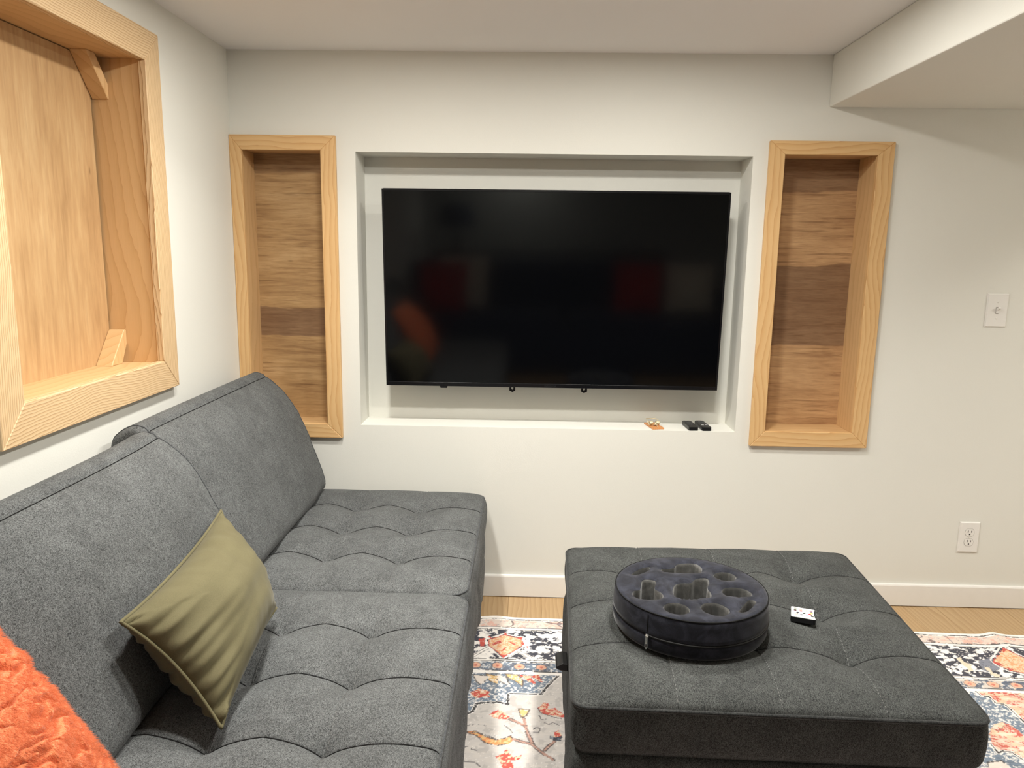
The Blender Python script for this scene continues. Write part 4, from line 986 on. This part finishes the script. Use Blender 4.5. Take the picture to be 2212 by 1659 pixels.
    # vertical joint seam of the side band
    js = [((R+0.0012)*math.cos(a-0.02), (R+0.0012)*math.sin(a-0.02), z) for z in np.linspace(zz+0.006, H-0.006, 10)]
    put('side_seam', tube('side_seam', js, 0.0011, 5), M_seam, t, M)
build_caddy()

# ================================================================== small white remote on the ottoman
def build_white_remote():
    A = Vector((0.672, -1.007)); Bq = Vector((0.727, -1.022)); Cq = Vector((0.694, -1.113)); Dq = Vector((0.640, -1.099))
    c = (A+Bq+Cq+Dq)/4; up = ((A+Bq)/2-(Cq+Dq)/2); L = up.length; up.normalize(); rt = Vector((up.y, -up.x)); Wd = 0.056
    pc = [c+up*(L/2)+rt*(Wd/2), c+up*(L/2)-rt*(Wd/2), c-up*(L/2)+rt*(Wd/2), c-up*(L/2)-rt*(Wd/2)]
    zs = [otto_z(p.x, p.y) for p in pc]
    zmid = max((zs[0]+zs[1])/2, 0); zl = (zs[2]+zs[3])/2; zc = otto_z(c.x, c.y)
    tilt = (zmid-zl)/L
    z = max(zc, (zmid+zl)/2)+0.003
    U = Vector((rt.x, rt.y, 0)); V = Vector((up.x, up.y, tilt)).normalized(); N = U.cross(V)
    t = thing('led_remote', 'small white card remote with coloured round buttons lying on the ottoman', 'remote control', (c.x, c.y, z))
    M = axes(U, V, N, (c.x, c.y, z))
    out = []
    hw, hl = Wd/2, L/2
    for k in np.linspace(-1, 1, 9): out.append((hw*(0.90+0.10*k*k), hl*k*0.94))
    for a in np.linspace(0.2, 1.4, 4): out.append((hw-0.006+0.006*math.cos(a), hl-0.006+0.006*math.sin(a)))
    for k in np.linspace(0.8, -0.8, 7): out.append((hw*k, hl*(0.965+0.035*k*k)))
    for a in np.linspace(1.75, 2.95, 4): out.append((-hw+0.006+0.006*math.cos(a), hl-0.006+0.006*math.sin(a)))
    for k in np.linspace(1, -1, 9): out.append((-hw*(0.90+0.10*k*k), hl*k*0.94))
    for a in np.linspace(3.35, 4.5, 4): out.append((-hw+0.006+0.006*math.cos(a), -hl+0.006+0.006*math.sin(a)))
    for k in np.linspace(-0.8, 0.8, 7): out.append((hw*k, -hl*(0.985+0.015*k*k)))
    for a in np.linspace(4.9, 6.1, 4): out.append((hw-0.006+0.006*math.cos(a), -hl+0.006+0.006*math.sin(a)))
    put('case', prism('case', out, 0.0, 0.0115), M_black, t, M)
    put('face_plate', prism('face_plate', [(p[0]*0.99, p[1]*0.99) for p in out], 0.0115, 0.0128), M_white_r, t, M)
    # buttons: (u, v) measured on the photo, v from the top edge
    B = [(0.15, .14, (150, 150, 146)), (.40, .17, (214, 176, 176)), (.62, .17, (190, 190, 186)), (.86, .17, (186, 184, 182)),
         (.14, .27, (120, 160, 130)), (.40, .27, (232, 160, 150)), (.63, .27, (240, 212, 160)), (.87, .27, (140, 110, 130)),
         (.14, .37, (84, 30, 52)), (.40, .37, (200, 84, 104)), (.63, .37, (186, 224, 196)), (.88, .385, (110, 116, 92)),
         (.26, .57, (24, 16, 46)), (.54, .57, (26, 36, 26)), (.80, .57, (176, 24, 54)), (.88, .465, (214, 206, 120)),
         (.24, .66, (92, 84, 40), .5), (.87, .68, (96, 40, 20), .5),
         (.20, .77, (220, 170, 160)), (.43, .76, (16, 22, 20)), (.68, .76, (222, 160, 196)), (.91, .77, (60, 66, 64))]
    cols = {}
    for b in B:
        u, v, cl = b[:3]; k = b[3] if len(b) > 3 else 1.0
        if cl not in cols: cols[cl] = plain('button_colour', lin(*cl), 0.4, 0.4, 0, 0.02)
        me = lathe('button', [(0.0035*k, 0), (0.0035*k, 0.0008), (0.0028*k, 0.0013), (0.00001, 0.0014)], 16)
        put('button', me, cols[cl], t, M @ Matrix.Translation(((u-0.5)*Wd*0.9, (0.5-v)*L*0.95, 0.0128)))
M_white_r = plain('white_remote_face', (0.9, 0.9, 0.88, 1), 0.3, 0.4, 0, 0.01)
build_white_remote()

# ================================================================== two black remotes and a wooden mousetrap on the recess ledge
M_btn = plain('grey_button', (0.05, 0.05, 0.052, 1), 0.4); M_btnw = plain('light_button', (0.5, 0.5, 0.5, 1), 0.4)
def remote(label, c, yaw, L, Wd, wavy, spec, group):
    t = thing('remote_control', label, 'remote control', (c[0], c[1], NZ0), group)
    M = Matrix.Translation((c[0], c[1], NZ0+0.0005)) @ Matrix.Rotation(yaw, 4, 'Z')
    hw, hl = Wd/2, L/2; out = []
    for a0, cxx, cyy in ((0, hw-0.012, hl-0.012), (90, -hw+0.012, hl-0.012), (180, -hw+0.007, -hl+0.007), (270, hw-0.007, -hl+0.007)):
        rr = 0.012 if a0 < 180 else 0.007
        for a in np.linspace(a0, a0+90, 5): out.append((cxx+rr*math.cos(math.radians(a)), cyy+rr*math.sin(math.radians(a))))
        if wavy and a0 == 0: out += [(hw*0.3, hl-0.0015), (0, hl-0.003), (-hw*0.3, hl-0.0015)]
    me = prism('case', out, 0.0, 0.014, 0.003, 2); put('case', me, M_black, t, M)
    for (u, v, sx, sy, m, rnd) in spec:
        if rnd: me = lathe('button', [(sx, 0), (sx, 0.0008), (sx*0.8, 0.0012), (0.00001, 0.0012)], 20)
        else: me, _ = box('button', (0, 0, 0), (sx, sy, 0.0016), 0.0006, 1)
        put('button', me, m, t, M @ Matrix.Translation((u*hw, v*hl, 0.0142)))
g2 = 'black remotes on the recess ledge'
grid = [(u, v, 0.006, 0.003, M_btn, False) for v in (0.62, 0.48, -0.1, -0.25, -0.4) for u in (-0.5, 0, 0.5)]
remote('black remote with plain buttons on the recess ledge, left of the two', (0.629, 0.063), 0.055, 0.115, 0.036, True, grid+[(0, 0.2, 0.009, 0, M_btn, True), (0, 0.85, 0.012, 0.002, M_btn, False)], g2)
grid = [(u, v, 0.006, 0.003, M_btn, False) for v in (0.75, 0.05, -0.08) for u in (-0.5, 0, 0.5)]
remote('black remote with two pale keys on the recess ledge, right of the two', (0.679, 0.066), 0.05, 0.122, 0.036, False, grid+[(0, 0.42, 0.0105, 0, M_btn, True), (0, 0.42, 0.005, 0, M_black, True), (-0.35, -0.30, 0.011, 0.004, M_btnw, False), (0.5, -0.26, 0.010, 0.004, M_btnw, False), (-0.4, -0.55, 0.010, 0.004, M_btn, False), (0.4, -0.55, 0.010, 0.004, M_btn, False)], g2)

def build_trap():
    t = thing('mousetrap', 'small wooden mousetrap with brass spring on the recess ledge', 'mousetrap', (0.49, 0.064, NZ0))
    M = Matrix.Translation((0.491, 0.064, NZ0+0.0005)) @ Matrix.Rotation(math.radians(101), 4, 'Z')
    me, _ = box('board', (0, 0, 0), (0.098, 0.046, 0.006), 0.0008, 1); put('board', me, M_trap, t, M @ Matrix.Translation((0, 0, 0.003)))
    for k, y0, y1 in ((0, -0.020, -0.007), (1, 0.007, 0.020)):
        pts = [(0.0075*math.cos(a), y0+(y1-y0)*i/79, 0.0145+0.0075*math.sin(a)) for i, a in enumerate(np.linspace(0, 2*math.pi*6, 80))]
        put('spring', tube('spring', pts, 0.0012, 5), M_brass, t, M)
    put('striker_bar', tube('striker_bar', [(0, -0.021, 0.0115), (0.020, -0.021, 0.022), (0.038, -0.019, 0.024), (0.039, 0.019, 0.024), (0.020, 0.021, 0.022), (0, 0.021, 0.0115)], 0.0015, 6), M_brass, t, M)
    me, _ = box('bait_pedal', (0, 0, 0), (0.016, 0.014, 0.002), 0.0005, 1); put('bait_pedal', me, M_brass, t, M @ Matrix.Translation((-0.014, 0, 0.0095)) @ Matrix.Rotation(0.25, 4, 'Y'))
    put('hold_wire', tube('hold_wire', [(-0.044, 0.0, 0.007), (-0.035, 0.001, 0.012), (-0.02, 0.001, 0.013), (0.0, 0.002, 0.0155)], 0.0008, 5), M_brass, t, M)
M_trap = pine('trap_wood', 120, 2.0, lin(216, 156, 102), lin(196, 132, 80), lin(160, 98, 54)); M_brass = plain('brass_wire', (0.80, 0.72, 0.50, 1), 0.45, 0.5, 0.6, 0.04)
build_trap()

# ================================================================== switch and outlet on the back wall
def wall_plate(t, cx, cz, w, h, cut):
    M = FB @ Matrix.Translation((cx, cz, 0))
    bm = bmesh.new(); add_box(bm, (0, 0, 0.003), (w, h, 0.006))
    top = [f for f in bm.faces if f.normal.z > 0.9]
    bm.faces.ensure_lookup_table()
    r = bmesh.ops.inset_region(bm, faces=top, thickness=0.0045, depth=0.0)
    for f in top:
        pass
    low = [v for v in bm.verts if v.co.z > 0.005 and (abs(v.co.x) > w/2-0.001 or abs(v.co.y) > h/2-0.001)]
    for v in low: v.co.z = 0.0026
    put('cover_plate', bm_mesh(bm, 'cover_plate'), M_white, t, M); return M
t = thing('light_switch', 'white toggle light switch plate high on the right of the back wall', 'light switch', (1.703, 0, 1.157))
M = wall_plate(t, 1.703, 1.157, 0.0765, 0.121, None)
me, _ = box('toggle_slot', (0, 0, 0), (0.0105, 0.025, 0.0008)); put('toggle_slot', me, plain('slot_grey', (0.35, 0.33, 0.3, 1), 0.6), t, M @ Matrix.Translation((0, 0, 0.0062)))
me = prism('toggle', [(-0.0045, -0.010), (0.0045, -0.010), (0.0045, 0.004), (-0.0045, 0.004)], 0, 0.004, 0.0006); put('toggle', me, M_white, t, M @ Matrix.Translation((0, 0, 0.0063)))
me, _ = box('toggle_lever', (0, 0, 0), (0.0085, 0.0075, 0.018), 0.0012, 2); put('toggle_lever', me, M_white, t, M @ Matrix.Translation((0, 0.006, 0.0135)) @ Matrix.Rotation(math.radians(-32), 4, 'X'))
for z in (-0.030, 0.030):
    put('screw', lathe('screw', [(0.003, 0), (0.0026, 0.001), (0.0, 0.0014)], 14), M_white, t, M @ Matrix.Translation((0, z, 0.006)))
t = thing('power_outlet', 'white duplex power outlet low on the back wall beside the ottoman', 'power outlet', (1.7035, 0, 0.2875))
M = wall_plate(t, 1.7035, 0.2875, 0.0765, 0.1215, None)
for zc in (0.0195, -0.0195):
    pl = []
    for a in np.linspace(0, 2*math.pi, 36, endpoint=False): pl.append((0.0172*math.cos(a), max(-0.0143, min(0.0143, 0.0172*math.sin(a)))))
    put('socket_rim_shadow', prism('socket_rim_shadow', [(p[0]*1.05, p[1]*1.06) for p in pl], 0.0058, 0.0063), plain('rim_shadow', (0.22, 0.2, 0.18, 1), 0.7), t, M @ Matrix.Translation((0, zc, 0)))  # brown-grey ring painted as the shadow line round the socket face
    s = put('socket_face', prism('socket_face', pl, 0.0058, 0.0072, 0.0004), M_white, t, M @ Matrix.Translation((0, zc, 0)))
    for sx, hh in ((-0.0064, 0.0085), (0.0064, 0.0075)):
        me, _ = box('slot', (0, 0, 0), (0.0024, hh, 0.0006)); put('slot', me, M_dark, s, M @ Matrix.Translation((sx, zc+0.0045, 0.0074)))
    put('ground_hole', lathe('ground_hole', [(0.0027, 0), (0.0027, 0.0004), (0.0, 0.0004)], 14), M_dark, s, M @ Matrix.Translation((0, zc-0.0068, 0.0072)))
put('screw', lathe('screw', [(0.003, 0), (0.0026, 0.001), (0.0, 0.0014)], 14), M_white, t, M @ Matrix.Translation((0, 0, 0.006)))

# ================================================================== ceiling downlights (just above the frame, plus an added one at the rear)
def lens_mat():
    t = NT('lit_lens'); n = t.noise(t.coord(), 30, 1)
    t.out((0.9, 0.9, 0.9, 1), 0.4); t.b.inputs['Emission Color'].default_value = LIGHT_COL+(1,); t.set(t.b.inputs['Emission Strength'], t.math('ADD', 12.0, n)); return t.m
M_lens = lens_mat()
WH = ['at the left above the television', 'at the right above the television', 'at the left above the ottoman', 'at the right above the ottoman', 'added behind the camera to brighten the rear wall', 'beyond the soffit on the right']
for (lx, ly, _, _), wh in zip(DOWNLIGHTS, WH):
    zc = CEIL if not (BX < lx < 2.55) else BZ
    t = thing('ceiling_light', 'round white recessed ceiling light '+wh, 'ceiling light', (lx, ly, zc), 'round ceiling lights')
    put('trim_ring', lathe('trim_ring', [(0.066, 0.0), (0.068, -0.006), (0.080, -0.005), (0.084, 0.0)], 40), M_white, t, Matrix.Translation((lx, ly, zc-0.0002)))
    put('lens', lathe('lens', [(0.0001, -0.0065), (0.05, -0.006), (0.067, -0.004)], 40), M_lens, t, Matrix.Translation((lx, ly, zc-0.0002)))

# ================================================================== rear of the room, seen only as a reflection in the dark screen
M_navy = fabric('rear_sofa_navy', lin(24, 30, 46), lin(52, 60, 84), 0.2, 0.1)
M_redp = cotton('red_cotton', lin(150, 26, 22), lin(190, 44, 34)); M_crm = cotton('cream_cotton', lin(206, 196, 178), lin(228, 220, 204))
t = thing('rear_sofa', 'dark navy sofa behind the camera, mirrored in the television', 'sofa', (0.2, -3.65, 0))
for nm, c, s, b in (('base', (0.3, -3.66, 0.2), (2.7, 0.86, 0.33), 0.03), ('backrest', (0.3, -3.98, 0.62), (2.7, 0.22, 0.52), 0.07), ('arm', (-0.96, -3.66, 0.36), (0.2, 0.86, 0.55), 0.05), ('arm', (1.72, -3.66, 0.36), (0.2, 0.86, 0.55), 0.05),
                    ('seat_cushion', (-0.30, -3.58, 0.42), (1.15, 0.66, 0.14), 0.05), ('seat_cushion', (0.98, -3.58, 0.42), (1.25, 0.66, 0.14), 0.05)):
    me, M = box(nm, c, s, b, 4, True); put(nm, me, M_navy, t, M)
for nm, lab, m, c, sx in (('throw_pillow', 'red throw pillow at the left end of the rear sofa, mirrored in the screen', M_redp, (-0.72, -3.60, 0.69), 0.21),
                      ('throw_pillow', 'cream throw pillow behind the red one at the left end of the rear sofa', M_crm, (-0.56, -3.76, 0.71), 0.22),
                      ('throw_pillow', 'red throw pillow toward the right of the rear sofa, mirrored in the screen', M_redp, (0.95, -3.70, 0.69), 0.21),
                      ('throw_pillow', 'cream throw pillow at the right end of the rear sofa', M_crm, (1.39, -3.70, 0.69), 0.21)):
    x, y, z = c; tl = 0.06
    me, rg, N = pillow_mesh(nm, (x-sx, y-tl, z+sx), (x-sx-0.02, y+tl, z-sx), (x+sx-0.02, y+tl, z-sx), (x+sx, y-tl, z+sx), 0.12, 24, 0.1, 0.003, 3)
    o = put(nm, me, m); o['label'] = lab; o['category'] = 'pillow'; o['group'] = 'pillows on the rear sofa'
t = thing('table_lamp', 'table lamp with a dark shade behind the rear sofa, mirrored in the screen', 'lamp', (-0.70, -4.55, 0.9))
put('base', lathe('base', [(0.0, 0), (0.07, 0.0), (0.07, 0.015), (0.02, 0.03), (0.03, 0.12), (0.012, 0.2), (0.012, 0.3)], 24), M_black, t, Matrix.Translation((-0.70, -4.55, 0.9)))
put('lamp_shade', lathe('lamp_shade', [(0.19, 0.24), (0.14, 0.44), (0.138, 0.44), (0.188, 0.24)], 32), M_navy, t, Matrix.Translation((-0.70, -4.55, 0.9)))
t = thing('console_table', 'dark console table behind the rear sofa', 'table', (0.2, -4.55, 0))
me, M = box('table_top', (0.2, -4.55, 0.885), (2.2, 0.34, 0.028), 0.003, 1); put('table_top', me, M_foot, t, M)
for sx in (-1, 1):
    for sy in (-1, 1):
        me, M = box('leg', (0.2+sx*1.05, -4.55+sy*0.13, 0.4355), (0.05, 0.05, 0.869), 0.003, 1); put('leg', me, M_foot, t, M)
